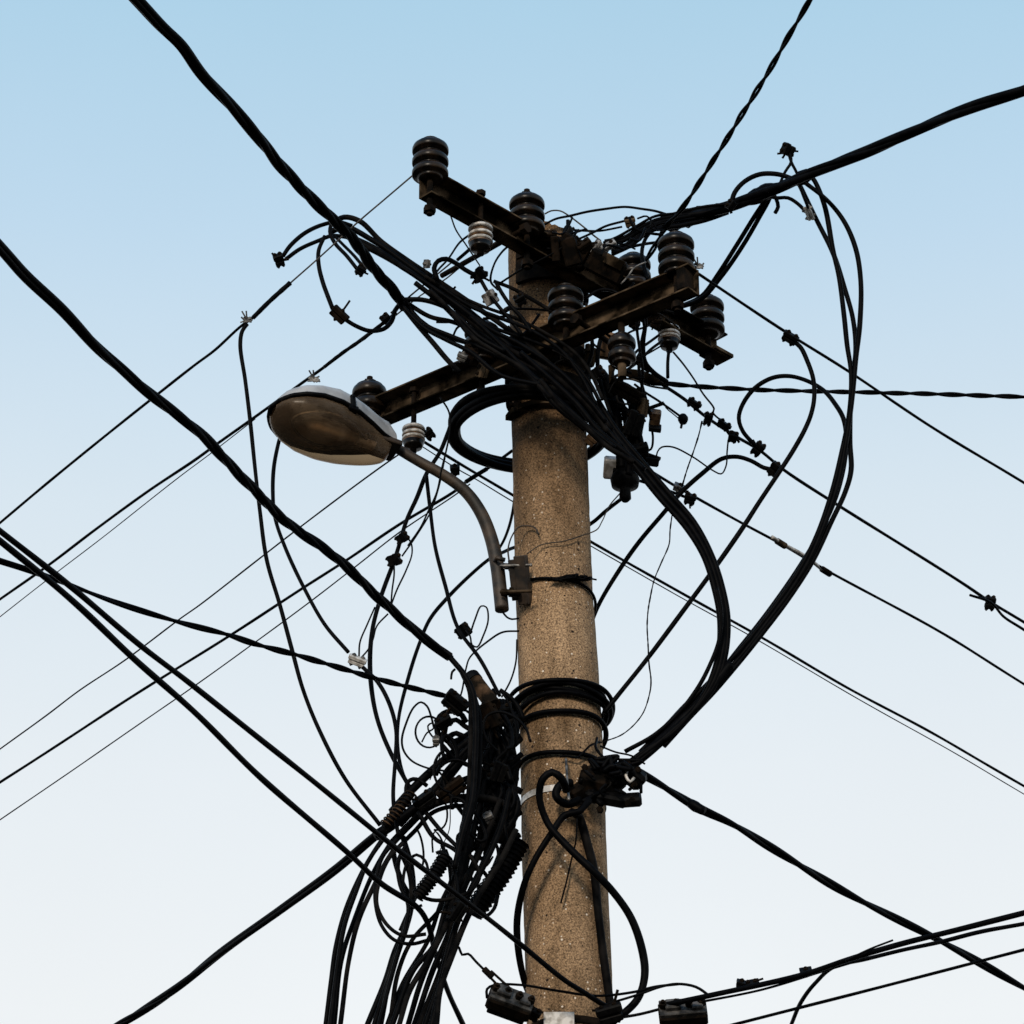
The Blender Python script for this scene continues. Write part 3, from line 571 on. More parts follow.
# ------------------------------------------------------------------ wire fan, upper left to right
GF = 'black cables of the fan crossing in front of the pole'
LF = 'black cable in the fan crossing in front of the pole'
fan = [
 [(331, 224), (344, 217), (360, 221), (381, 241), (406, 259), (431, 276), (470, 303), (508, 330), (548, 363), (585, 396), (612, 430)],
 [(330, 232), (345, 227), (372, 240), (400, 259), (425, 277), (452, 297), (486, 325), (520, 355), (560, 384), (597, 420), (622, 447)],
 [(345, 234), (372, 246), (402, 266), (430, 286), (462, 312), (497, 340), (540, 380), (585, 425), (610, 447)],
 [(352, 240), (385, 257), (415, 276), (445, 299), (475, 325), (507, 348), (550, 372), (588, 405), (608, 432)],
 [(400, 266), (428, 284), (455, 303), (492, 330), (520, 344), (560, 372), (590, 402), (606, 422)],
 [(415, 283), (440, 303), (462, 325), (485, 345), (515, 360), (545, 388), (580, 420), (604, 444)],
 [(430, 290), (452, 312), (470, 335), (496, 352), (520, 367), (550, 398)],
 [(448, 301), (472, 318), (500, 330), (535, 342), (565, 355), (588, 380), (600, 402)],
 [(455, 306), (480, 330), (510, 352), (532, 372), (552, 402), (585, 430)],
 [(402, 300), (430, 317), (452, 322), (480, 334), (512, 358), (545, 374)],
 [(404, 303), (425, 325), (450, 336), (478, 347), (510, 362), (540, 382)],
 [(400, 300), (422, 300), (444, 307), (458, 317), (480, 338), (505, 352)],
 [(398, 300), (418, 325), (432, 341), (448, 360), (460, 372)],
 [(398, 302), (424, 328), (446, 340), (470, 352), (500, 375), (540, 385)],
 [(402, 306), (440, 334), (472, 344), (500, 345), (530, 352)],
 [(425, 276), (450, 291), (482, 306), (515, 318), (545, 333), (575, 353), (590, 372), (603, 400)],
 [(440, 286), (470, 306), (500, 318), (530, 330), (560, 350), (580, 375), (596, 405)],
 [(520, 352), (545, 374), (575, 402), (600, 432), (625, 452), (645, 470)],
 [(540, 380), (560, 405), (585, 427), (608, 447), (634, 462)],
 [(470, 316), (498, 342), (522, 366), (556, 398), (590, 428), (615, 448)],
]
rf = random.Random(11)
for i, pts in enumerate(fan):
    y0 = -.27 - .012 * (i % 7); pts = [(pts[0][0], pts[0][1], y0)] + pts[1:-1] + [(pts[-1][0], pts[-1][1], y0 + .05 if pts[-1][0] > 560 else y0)]
    cable(LF, 1.22 * [4.6, 5, 4.4, 4.8, 4, 4.4, 3.6, 3.2, 4.2, 4, 4.6, 4.2, 4.4, 3.8, 3.6, 3, 3.4, 5, 4.6, 4][i], pts, GF, mat=[RUB, RUBW][i % 3 == 0])
# left loops at the head of the fan
cable('black cable arcing from the leftmost spiked connector over the fan head', 4.4, [(283, 256, -.36), (290, 246), (305, 233), (322, 225), (338, 222), (352, 226, -.33)])
cable('black cable running straight from the leftmost spiked connector into the fan head', 4.4, [(286, 259, -.34), (300, 249), (318, 241), (332, 236), (350, 238, -.33)])
cable('black cable dropping from the fan head to the elongated connector', 4.4, [(325, 236, -.36), (319, 250), (319, 265), (323, 282), (328, 296), (333, 309, -.36)])
cable('black cable scooping from the elongated connector up to the thick cable end', 4.6, [(343, 318, -.36), (356, 326), (370, 331), (384, 329), (392, 321), (395, 311), (400, 304, -.32)])
cable('black loop curling from the fan head to the middle spiked connector', 4, [(358, 270, -.38), (347, 256), (335, 243), (330, 231), (334, 220), (345, 217, -.36)])
cable('second black tail at the middle spiked connector', 3.6, [(364, 268, -.37), (354, 256), (344, 246), (334, 236, -.34)])
cable('black cable arching over the fan to the clamp below the spool', 5, [(437, 279, -.30), (434, 268), (438, 261), (446, 259), (455, 263), (465, 270), (474, 275, -.28)])
cable('black bare tap wire from the spool behind the arched cable', 2.3, [(472, 233, -.2), (460, 242), (448, 259), (438, 270), (430, 282, -.28)])
cable('hair thin wire drooping from the upper arm bolt to the black clamp', 1.6, [(438, 197, -.36), (449, 212), (456, 230), (466, 245), (480, 266, -.26)])
cable('thin black wire curving off the left edge of the pole top', 2.4, [(512, 243, -.12), (502, 252), (494, 265), (491, 282), (498, 290, -.2)])
cable('black cable from the clamp crossing under the pale block', 4, [(481, 281, -.27), (488, 293), (498, 306), (512, 322), (522, 335, -.27)])
cable('black cable bending past the upper pole edge into the fan', 4.2, [(496, 282, -.26), (502, 293), (511, 306), (522, 318), (532, 333, -.27)])
cable('black cable lying across the upper pole shaft above the lower arm', 4, [(494, 281, -.22), (512, 288), (530, 298), (552, 311), (566, 318, -.22)], mat=RUBW)
cable('slim black tie wire level across the upper pole shaft', 2.6, [(506, 309, -.18), (530, 309), (555, 311), (585, 310), (605, 307, -.1)], mat=RUB)
cable('thin wire slanting up across the pole top from the left', 2.2, [(500, 283, -.2), (522, 269), (540, 260), (560, 249), (575, 236, -.25)], mat=RUB)
cable('thin black wire hanging on the small tan plate side of the fan', 2, [(440, 397, -.3), (449, 412), (450, 430), (446, 452), (442, 468), (437, 492), (428, 512), (421, 527), (408, 546, -.2)], mat=RUB)
cable('black wire crossing the gap left of the thick bundle', 2.6, [(436, 322, -.26), (450, 322), (466, 320), (480, 322, -.26)])
# ------------------------------------------------------------------ wires around the upper right
cable('thin wire kinked over the ball plug at the pole top', 1.7, [(545, 214, -.1), (551, 211), (560, 211), (569, 216), (586, 229), (593, 235), (601, 241, -.1)])
cable('long arched wire from the pole top to the taped joint', 2.6, [(544, 225, -.12), (556, 219), (570, 216), (587, 212), (606, 209), (625, 207), (642, 209), (655, 211), (672, 216, -.12)], mat=RUB)
cable('lower thin wire into the brown connector at the pole top', 2.4, [(572, 230, -.1), (586, 231), (600, 231), (622, 227, -.1)], mat=RUB)
cable('upper thin wire into the brown connector at the pole top', 2.4, [(574, 241, -.12), (592, 233), (606, 226), (624, 221, -.1)], mat=RUB)
GT = 'taped cable ends running from the upper arm to the right joint'
for i in range(6):
    o = i * 2.8; rj = random.Random(40 + i); J = lambda: rj.uniform(-3.2, 3.2)
    cable('black cable end running from the upper arm into the taped right joint', 3 + i % 3, [(604 + o * .8 + J() * 2, 240 + o * 1.0 + J(), -.16 + J() * .01), (618 + o + J(), 234 + o + J()), (636 + o * .6, 225 + o * .9 + J()), (655, 217.5 + o * .9 + J() * .6), (680, 213 + o * .9), (705, 209 + o * .8), (728, 204 + o * .6, -.14)], GT)
cable('flat slack cable riding on top of the taped joint', 3, [(672, 214, -.18), (696, 208), (716, 205), (738, 204, -.2)])
cable('black cable dropping from the taped joint onto the lower arm', 4, [(652, 230, -.16), (645, 240), (642, 252), (644, 266), (648, 280, -.2)])
cable('short black link beside the rear insulator', 3.2, [(630, 247, -.05), (645, 244), (662, 242, -.1)])
cable('grey wire end crossing the rear insulator base', 1.8, [(646, 262, -.2), (634, 268), (628, 276), (621, 284, -.2)], mat=GALV)
cable('wire from the front insulator running along the lower arm', 3.4, [(586, 298, -.22), (592, 294), (600, 290), (612, 291), (624, 298), (634, 306), (642, 316), (644, 326, -.22)], mat=RUB, rag=.08)
GV = 'black vertical leads hanging between arm and cable head'
for pts, w_ in (([(640, 300, -.18), (645, 320), (643, 345), (645, 362), (654, 373), (667, 382, -.02)], 5), ([(646, 322, -.12), (641, 345), (639, 370), (645, 396), (652, 420, -.03)], 3.4),
                ([(603, 330, -.1), (598, 350), (598, 372), (604, 395), (612, 418, -.08)], 4.4), ([(640, 296, -.18), (637, 325), (640, 350), (643, 372), (641, 396, -.06)], 3), ([(590, 325, -.15), (592, 350), (587, 372), (592, 398), (600, 420, -.12)], 4)):
    cable('black vertical lead hanging from the lower arm beside the cable head', w_, pts, GV)
cable('thin curved wire from the lead bundle to the small spool', 2.2, [(622, 337, -.05), (632, 331), (642, 328), (650, 325, .05)])
cable('black jumper from the spool at right to the lead bundle', 3, [(662, 341, .1), (650, 350), (640, 360), (625, 371), (612, 378, 0)])
cable('parallel jumper just above the one at the right spool', 2.8, [(659, 335, .12), (648, 343), (638, 350), (628, 361), (618, 366, 0)])
cable('black sleeve hanging straight under the right spool', 3.6, [(669, 351, .1), (668, 362), (668, 378, .1)], mat=RUB, name='cable_sleeve', cat='sleeve')
cable('thin wire slanting from the right spool to the connector chain', 2, [(673, 352, .1), (683, 364), (693, 378), (703, 394), (714, 409), (713, 413), (724, 423, .1)], mat=RUB)
cable('thin black wire ending in the round black plug', 2.5, [(634, 384, -.05), (646, 393), (657, 400), (670, 409), (681, 417, -.02)])
cable('short bare wire looped beside the round black plug wire', 1.2, [(664, 403, -.02), (666, 408), (672, 413), (678, 418, -.02)])
cable('short black lead dropping from the terminal box', 2.4, [(651, 424, -.02), (653, 438), (651, 449), (645, 452, -.02)], mat=RUB)
cable('thin wire arching from the junction box to the connector chain', 1.7, [(656, 459, 0), (658, 451), (662, 447), (673, 447), (693, 457), (712, 470), (721, 474), (726, 466), (727, 452), (728, 441, .1)], mat=RUB)
cable('beaded wire hanging from the connector chain to the white clamp', 1.7, [(702, 421, .1), (699, 434), (694, 450), (687, 470), (682, 487, .15)], rag=.3, mat=RUB)
cable('wavy thin wire hanging from the heavy curve down to the right clamp', 1.5, [(672, 515, -.15), (670, 530), (669, 544), (661, 563), (654, 580), (650, 598), (648, 610), (647, 626), (648, 645), (649, 664), (651, 680), (650, 692), (642, 715), (623, 734), (599, 743, -.12)], rag=.25, mat=RUB)
cable('thin curly wire from the junction box across the pole to the lamp bracket', 1.3, [(620, 493, .0), (609, 506), (602, 521), (596, 530, -.08), (583, 535, 'W'), (564, 541, 'W'), (541, 545, 'W'), (527, 554, -.11)])
cable('black cable from the junction box dome running behind the pole', 3.8, [(624, 497, 0), (606, 511), (592, 523), (555, 542, .16), (520, 546, .16), (501, 553), (489, 559, .05), (470, 575), (447, 598), (430, 619), (419, 645), (408, 680), (399, 718), (398, 747), (402, 771), (411, 792, -.15)])
cable('black cable bending down along the left edge of the pole', 3, [(515, 470, .1), (515, 495), (511, 520), (504, 540), (495, 555, .05)])
# ------------------------------------------------------------------ left of the pole
cable('long black cable falling from the wire twist on the upper left down to the knot', 4.2, [(247, 324, -.42), (242, 331), (240, 345), (245, 380), (250, 420), (255, 467), (260, 510), (267, 560), (280, 605), (292, 650), (303, 690), (319, 730), (345, 779), (380, 825, -.25)])
cable('black cable hanging from behind the lamp head to the pale connector', 4, [(284, 424, -.1), (278, 446), (274, 468), (273, 492), (275, 517), (285, 547), (305, 590), (325, 625), (348, 652, -.2)])
cable('black cable from the pale connector down into the hanging bundle', 4.2, [(363, 667, -.2), (378, 682), (390, 705), (396, 730), (395, 760), (393, 799), (398, 836, -.25)])
cable('black cable running down from the ring coil through the two line connectors', 4.6, [(449, 430, -.02), (440, 452), (427, 473), (417, 498), (407, 520), (396, 556), (380, 600), (372, 632), (370, 672), (376, 715), (390, 752), (411, 790, -.18)])
cable('black cable slanting down from the lamp arm through the small black clamp', 4, [(426, 474, -.05), (430, 510), (435, 547), (445, 585), (458, 628), (480, 659), (500, 696, -.2)])
cable('thin wire looping off the upper line connector', 1.9, [(405, 535, -.1), (411, 543), (412, 554), (406, 571), (397, 590), (391, 606, -.15)], mat=RUB)
cable('thin wire dropping from the lower line connector', 1.8, [(394, 563, -.1), (394, 575), (392, 590), (391, 603, -.12)], mat=RUB)
cable('thin wire slanting from under the lamp arm to the line connectors', 1.9, [(445, 458, -.02), (438, 490), (430, 513), (416, 536), (402, 556, -.1)], mat=RUB)
cable('thin wire bowing between the thick cable and the pale connector, left one', 1.9, [(375, 607, -.2), (367, 625), (360, 642), (359, 656, -.2)], mat=RUB)
cable('thin wire bowing between the thick cable and the pale connector, right one', 1.9, [(388, 614, -.2), (377, 626), (373, 640), (368, 650), (361, 658, -.2)], mat=RUB)
cable('narrow thin wire loop standing beside the small black clamp', 1.9, [(466, 630, -.2), (470, 636), (472, 645), (477, 647), (483, 636), (488, 620), (486, 607), (481, 606), (475, 619), (470, 634, -.19)], mat=RUB)
cable('thin wire leaving the pole edge under the lamp bracket', 2, [(519, 631, -.05), (503, 632), (488, 641), (470, 657), (466, 668), (462, 690), (459, 700, -.2)], mat=RUB)
cable('thin wire curving down the left pole edge to the ring of wraps', 2, [(517, 640, -.02), (516, 662), (511, 680), (502, 697, -.1)], mat=RUB)
cable('tiny wire loop under the open end of the lamp pipe', 2, [(502, 611, -.08), (507, 617), (512, 619), (519, 618, -.06)], mat=RUB)
cable('small brown wire loop above the lamp bracket', 1.8, [(509, 562, -.11), (508, 549), (512, 536), (519, 527), (527, 526, 'W'), (535, 528, 'W'), (539, 535, 'W')], mat=PIPE)
cable('small hooked wire end under the thick left cable', 2.4, [(455, 669, -.3), (452, 672), (451, 679, -.3)], mat=RUB)
cable('big thin wire loop left of the knot', 2.3, [(434, 728, -.2), (431, 716), (427, 706), (421, 702), (414, 707), (406, 724), (402, 740), (404, 751), (412, 761), (427, 768), (444, 771, -.2)], mat=RUB)
pts = [(429 + 13.5 * math.cos(a), 732 + 15.5 * math.sin(a)) for a in [k * .5 for k in range(14)]]
cable('round thin wire coil with a squiggle left of the knot', 2.2, [(pts[0][0], pts[0][1], -.22)] + pts[1:-1] + [(pts[-1][0], pts[-1][1], -.2)], mat=RUB)
cable('thin wire squiggle inside the round coil', 2, [(422, 742, -.21), (427, 733), (434, 728), (432, 723), (428, 726), (430, 733), (437, 741, -.2)], mat=RUB)
cable('pair of hair thin wires crossing under the round coil', 1.1, [(443, 748, -.2), (438, 762), (430, 780, -.2)], mat=RUB)
cable('hair thin wire hanging straight through the open gap of the knot', 1.1, [(450, 800, -.2), (449, 830), (440, 850), (437, 860, -.2)], mat=RUB)
# ------------------------------------------------------------------ wraps round the pole
def wrap(label, y, tilt_, extra, w, a0=-20, a1=200, tail0=None, tail1=None, group=None, seed=0):
    """cable laid round the pole front at row y: angles from right side (0) through the front (90) to the left (180)"""
    cx, pw = pole_at(y); c = P(cx, y, 0); r = pw / 2 * mpx(c) + extra; pts = []
    for k in range(19):
        a = R(a0 + (a1 - a0) * k / 18); pts.append(c + Vector((math.cos(a) * r, -math.sin(a) * r, math.cos(a) * tilt_ + .016 * (math.sin(a) - 1) + .004 * math.sin(a * 3 + seed))))
    if tail0: pts = [P(*p) for p in tail0] + pts
    if tail1: pts = pts + [P(*p) for p in tail1]
    pp = smooth(pts); o = MB().tube(pp, w / 2 * .0025, 8).build('cable', RUB); return tag(o, label, 'cable', group)
GW = 'black cables wrapped tightly round the pole front'
LW = 'black cable wrapped in the tight band round the pole front'
for k, (dy, ex, ti) in enumerate(((0, .012, .004), (6, .013, -.002), (11, .014, .006), (4, .024, .0))):
    wrap(LW, 703 + dy, ti * 1.8, ex, 5.2, -50, 185, tail1=[(505, 706 + dy * .6, -.05), (492, 716 + dy * .5, -.12)], group=GW, seed=k)
wrap('black cable wrapped loosely round the pole, swinging out right of the tight band', 703, .0, .03, 4.6, -70, 175, tail1=[(500, 712, -.05)])
wrap('single black cable round the pole just under the tight band', 730, .002, .010, 5.2, -35, 188, tail1=[(508, 722, -.05), (490, 736, -.1)])
wrap('single black cable round the pole level with the right clamp', 771, -.004, .010, 4.6, -10, 188, tail0=[(640, 775, -.03)], tail1=[(506, 760, -.05), (488, 776, -.1)])
wrap('slim wire tied round the pole beside the lamp bracket', 597, -.008, .006, 3, -40, 140)
# frayed tie
mb = MB(); rt = random.Random(5)
for k in range(26):
    x = rt.uniform(555, 590); cx, w_ = pole_at(577); q = resolve([(x, 577 + (abs(x - 573) ** 1.5) * .05, 'W')])[0]
    pts = [q + Vector((rt.uniform(-.020, .020), rt.uniform(-.006, 0), rt.uniform(-.0065, .0065))) for _ in range(4)]
    mb.tube(smooth(pts, .004), rt.uniform(.0016, .0034), 6)
tag(mb.build('wire_tie', RUB), 'frayed black wire tie bunched on the pole front beside the lamp bracket', 'wire tie')
# ------------------------------------------------------------------ loops at the pole foot
cable('thick black cable looping in front of the pole foot and out to the right', 8, [(566, 790, -.20), (561, 778, -.24), (552, 772, -.24), (543, 778, -.24), (539, 795, -.22), (547, 822, -.2), (569, 848, -.2), (594, 872, -.2), (613, 892, -.18), (631, 918, -.16), (642, 949, -.14), (645, 975, -.13), (638, 999, -.13), (621, 1016, -.13), (606, 1026, -.13)])
cable('thick black cable bowing left of the pole foot from the crossed loop', 7.2, [(590, 800, -.16), (578, 812, -.17), (565, 815, -.17), (552, 832, -.17), (535, 859, -.16), (524, 884, -.14), (517, 918, -.10), (518, 949, -.07), (524, 980, -.02), (534, 1004, .06)])
cable('flat dull black cable lying down the right side of the pole foot', 8.5, [(572, 812, -.16), (580, 818, 'W'), (587, 842, 'W'), (594, 870, 'W'), (598, 910, 'W'), (603, 953, 'W'), (609, 997, 'W'), (613, 1030, 'W')], mat=RUBW)
cable('thin wire tail hanging on the front of the pole foot', 1.8, [(577, 818, -.17), (576, 840, -.15), (571, 862, 'W'), (566, 884, 'W'), (561, 903, 'W')], mat=RUB)
cable('pale grey cable tie standing on the pole above the crossed loop', 2.8, [(566, 759, 'W'), (567, 775, -.15), (569, 800, -.20)], mat=GALV, name='cable_tie', cat='cable tie')
cable('black wire hooked over the top of the pale cable tie', 2.2, [(560, 757, 'W'), (568, 756, 'W'), (576, 758, 'W'), (590, 746, 'W'), (600, 742, -.05)], mat=RUB)
cable('thin black wire sagging across the pole foot between the two bottom clamps', 2.8, [(487, 998, -.2), (487, 989, -.2), (494, 985, -.2), (521, 985, -.2), (558, 991, -.19), (596, 996, -.18), (635, 992, -.15), (655, 987, -.15), (680, 984, -.15)])
# ------------------------------------------------------------------ hanging bundle left of the pole foot
GH = 'black cables hanging in the bundle left of the pole foot'; LH = 'black cable hanging in the bundle left of the pole foot'
hang = [
 ([(386, 834), (374, 852), (362, 873), (346, 909), (336, 946), (331, 982), (325, 1028)], 4.4),
 ([(391, 842), (381, 858), (370, 879), (354, 920), (341, 961), (334, 1028)], 4.4),
 ([(396, 846), (386, 862), (375, 884), (359, 920), (349, 961), (340, 1028)], 4.4),
 ([(384, 838), (368, 862), (357, 890), (345, 925), (338, 965), (330, 1028)], 4),
 ([(398, 838), (382, 858), (376, 880), (375, 902), (381, 925), (394, 940), (411, 944), (428, 940)], 3.4),
 ([(404, 843), (390, 858), (380, 880), (377, 905), (388, 926), (404, 936), (426, 934)], 3.4),
 ([(393, 848), (396, 864), (403, 884), (411, 900), (408, 922), (395, 951), (385, 982), (366, 1028)], 5),
 ([(403, 837), (411, 866), (413, 894), (407, 925), (393, 966), (373, 1028)], 5),
 ([(400, 850), (410, 875), (411, 905), (402, 935), (390, 975), (380, 1028)], 4.6),
 ([(406, 845), (398, 862), (400, 885), (408, 905), (405, 930), (396, 960), (378, 1028)], 4),
 ([(466, 806), (463, 830), (455, 876), (444, 915), (434, 946), (413, 971), (391, 1028)], 5),
 ([(475, 790), (468, 830), (458, 880), (446, 925), (428, 960), (410, 990), (398, 1028)], 5),
 ([(493, 811), (475, 860), (455, 904), (439, 940), (421, 982), (407, 1028)], 5),
 ([(486, 780), (474, 830), (462, 882), (450, 930), (432, 972), (413, 1028)], 5.4),
 ([(500, 800), (485, 840), (468, 880), (452, 920), (444, 960), (418, 1028)], 5),
 ([(505, 815), (490, 850), (470, 890), (455, 930), (442, 975), (424, 1028)], 5),
 ([(510, 790), (500, 830), (482, 870), (464, 905), (449, 950), (431, 1028)], 5.4),
 ([(516, 830), (500, 862), (482, 890), (466, 920), (452, 955), (440, 990), (436, 1028)], 5.4),
 ([(480, 760), (470, 805), (466, 850), (452, 900), (447, 950), (428, 1028)], 5),
 ([(445, 850), (452, 875), (440, 905), (428, 940), (402, 985), (386, 1028)], 4.2),
 ([(470, 870), (452, 895), (435, 915), (412, 940), (398, 972), (389, 1028)], 4),
 ([(425, 812), (440, 830), (452, 842), (462, 852)], 4), ([(418, 812), (434, 838), (452, 848), (462, 856)], 4),
 ([(470, 855), (480, 875), (472, 890), (450, 899), (432, 900), (418, 895)], 3.6),
 ([(440, 862), (430, 875), (420, 890), (408, 912), (400, 930)], 3.4),
]
for i, (pts, w_) in enumerate(hang):
    y0 = -.16 - .02 * (i % 6)
    cable(LH, w_ * 1.15, [(pts[0][0], pts[0][1], y0)] + pts[1:-1] + [(pts[-1][0], pts[-1][1], y0 - .02)], GH, ext1=2.0 if pts[-1][1] > 1000 else 0, mat=[RUB, RUB, RUBW][i % 3])
# knot
GK = 'black cables tangled in the knot left of the pole'; LK = 'black cable tangled in the knot left of the pole'
knot = [
 ([(450, 657), (464, 674), (473, 692), (476, 720), (475, 760), (472, 800), (464, 828), (454, 868)], 6.5, -.31),
 ([(462, 672), (470, 692), (471, 725), (470, 765), (468, 800), (460, 845)], 5.5, -.29),
 ([(470, 685), (479, 715), (480, 750), (478, 785), (470, 820), (462, 850)], 5.5, -.28),
 ([(375, 836), (396, 822), (425, 800), (448, 776), (466, 752)], 9, -.2),
 ([(392, 812), (412, 790), (440, 764), (470, 740), (490, 722)], 7.5, -.18),
 ([(390, 845), (408, 826), (430, 806), (455, 798), (490, 799), (510, 806)], 6.5, -.2),
 ([(396, 850), (414, 832), (434, 812), (462, 806), (488, 812), (508, 826)], 4, -.17),
 ([(400, 825), (430, 795), (462, 780), (490, 770), (512, 758)], 5, -.16),
 ([(440, 734), (452, 742), (468, 735), (484, 722), (500, 716), (516, 715)], 6, -.15),
 ([(446, 735), (458, 748), (476, 752), (498, 750), (515, 752)], 4.5, -.14),
 ([(448, 742), (456, 752), (462, 760)], 4, -.2), ([(442, 745), (450, 754), (458, 762)], 4, -.2),
 ([(440, 742), (437, 728), (440, 716), (450, 711), (460, 713), (466, 722)], 5, -.21),
 ([(444, 735), (447, 724), (456, 720), (464, 726), (474, 732)], 4.5, -.2),
 ([(446, 738), (456, 733), (466, 737), (474, 728), (486, 722)], 4.5, -.17),
 ([(495, 690), (488, 720), (485, 750), (488, 790), (480, 840)], 6, -.17),
 ([(500, 700), (497, 730), (500, 760), (495, 800), (484, 850)], 6, -.16),
 ([(512, 716), (505, 735), (508, 760), (506, 790), (496, 830), (480, 872)], 5.5, -.1),
 ([(519, 716), (512, 740), (516, 770), (512, 800), (505, 840), (490, 880)], 5.5, -.08),
 ([(522, 754), (510, 765), (500, 785), (495, 815), (486, 855)], 5, -.12),
 ([(520, 735), (505, 745), (494, 765), (486, 790), (480, 815)], 5, -.13),
 ([(480, 752), (495, 756), (510, 748), (521, 738)], 6, -.11),
 ([(478, 770), (492, 776), (508, 770), (520, 760)], 5, -.12),
 ([(484, 800), (498, 790), (514, 788), (522, 792)], 6, -.1),
 ([(486, 830), (500, 820), (512, 818), (521, 812)], 5, -.09),
 ([(480, 850), (492, 840), (506, 842), (520, 835)], 5, -.09),
 ([(500, 690), (510, 697), (518, 706), (524, 720)], 4.5, -.1),
 ([(470, 745), (456, 760), (444, 775), (446, 790), (456, 800)], 4, -.23),
 ([(494, 804), (500, 816), (494, 830), (484, 828), (482, 815), (490, 806)], 4, -.18),
]
for i, (pts, w_, y0) in enumerate(knot):
    cable(LK, w_ * (1.2 if i > 2 else .95), [(pts[0][0], pts[0][1], y0)] + pts[1:-1] + [(pts[-1][0], pts[-1][1], y0 + .01)], GK, mat=[RUB, RUBW, RUB, RUB][i % 4])
rk = random.Random(23)
for i in range(36):
    x0 = rk.uniform(480, 514); y0 = rk.uniform(700, 790); Y = rk.uniform(-.2, -.06)
    cable(LK, rk.uniform(4, 7), [(x0, y0, Y), (x0 + rk.uniform(-8, 12), y0 + 16), (x0 + rk.uniform(-10, 10), y0 + 34), (x0 + rk.uniform(-16, 6), y0 + 60, Y)], GK)
rc = random.Random(77)
for i in range(26):
    cx_, cy_ = rc.uniform(408, 500), rc.uniform(712, 905); cx_ = min(cx_, 478 if cy_ > 800 else 500)
    if cy_ < 780: cx_ = rc.uniform(436, 508)
    ra, rb, th, a0, sp = rc.uniform(6, 20), rc.uniform(12, 34), rc.uniform(-.9, .3), rc.uniform(0, 6.28), rc.uniform(2.2, 5.2); Y = rc.uniform(-.28, -.1)
    pts = [(cx_ + ra * math.cos(a0 + sp * k / 7) * math.cos(th) - rb * math.sin(a0 + sp * k / 7) * math.sin(th), cy_ + ra * math.cos(a0 + sp * k / 7) * math.sin(th) + rb * math.sin(a0 + sp * k / 7) * math.cos(th)) for k in range(8)]
    cable(LK, rc.uniform(2, 4.6), [(pts[0][0], pts[0][1], Y)] + pts[1:-1] + [(pts[-1][0], pts[-1][1], Y + rc.uniform(-.04, .04))], GK)
GQ = 'thin black tie wires and jumpers around the pole top fittings'; LQ = 'thin black tie wire among the fittings at the pole top'
for i in range(34):
    t_ = rc.random(); bx, by = ((rc.uniform(560, 660), rc.uniform(222, 262)), (rc.uniform(585, 668), rc.uniform(285, 385)), (rc.uniform(440, 560), rc.uniform(290, 372)), (rc.uniform(560, 640), rc.uniform(330, 400)))[i % 4]
    an = rc.uniform(-.9, .9); Ln = rc.uniform(14, 40); bow = rc.uniform(-9, 9); Y = rc.uniform(-.30, -.16)
    dx, dy = math.cos(an) * Ln, math.sin(an) * Ln; nx, ny = -dy / Ln, dx / Ln
    pts = [(bx - dx / 2, by - dy / 2, Y), (bx - dx * .2 + nx * bow, by - dy * .2 + ny * bow), (bx + dx * .2 + nx * bow * .6, by + dy * .2 + ny * bow * .6), (bx + dx / 2, by + dy / 2, Y + .02)]
    cable(LQ, rc.uniform(1.3, 3.2), pts, GQ, mat=[RUB, RUBW][i % 2])
# spiral guards: cable with a sprung wire wound round it
def spiral(label, pts, w, turns, ww, mat, wmat, Y):
    c = path([(pts[0][0], pts[0][1], Y)] + pts[1:-1] + [(pts[-1][0], pts[-1][1], Y)], step=.006); m = .0025
    t = thing('spiral_guard', label, 'spiral guard', c[0])
    MB().tube(c, w / 2 * m, 10).build('core', mat, t)
    L = [0]
    for a, b in zip(c, c[1:]): L.append(L[-1] + (b - a).length)
    q = []; N = turns * 12; nr = (c[1] - c[0]).orthogonal().normalized()
    for k in range(N + 1):
        s = L[-1] * k / N; i = max(j for j in range(len(L)) if L[j] <= s + 1e-9); i = min(i, len(c) - 2)
        f = (s - L[i]) / max(L[i + 1] - L[i], 1e-6); p = c[i].lerp(c[i + 1], f); tg = (c[i + 1] - c[i]).normalized(); nr = (nr - tg * nr.dot(tg)).normalized(); bn = tg.cross(nr); a = 2 * math.pi * k / 12
        q.append(p + (nr * math.cos(a) + bn * math.sin(a)) * (w / 2 + ww * .6) * m)
    MB().tube(q, ww / 2 * m, 6).build('winding', wmat, t)
spiral('brown spiral spring guard where the thick bottom left cable enters the knot', [(384, 826), (397, 812), (412, 793)], 8, 10, 1.7, RUB, DRUM, -.27)
spiral('black spiral guard in the middle of the hanging bundle', [(418, 896), (432, 878), (446, 856)], 11, 13, 1.7, RUBW, RUB, -.3)
spiral('big black spiral guard beside the left edge of the pole foot', [(474, 912), (488, 892), (502, 872), (519, 842)], 19, 17, 1.6, RUB, RUB, -.07)
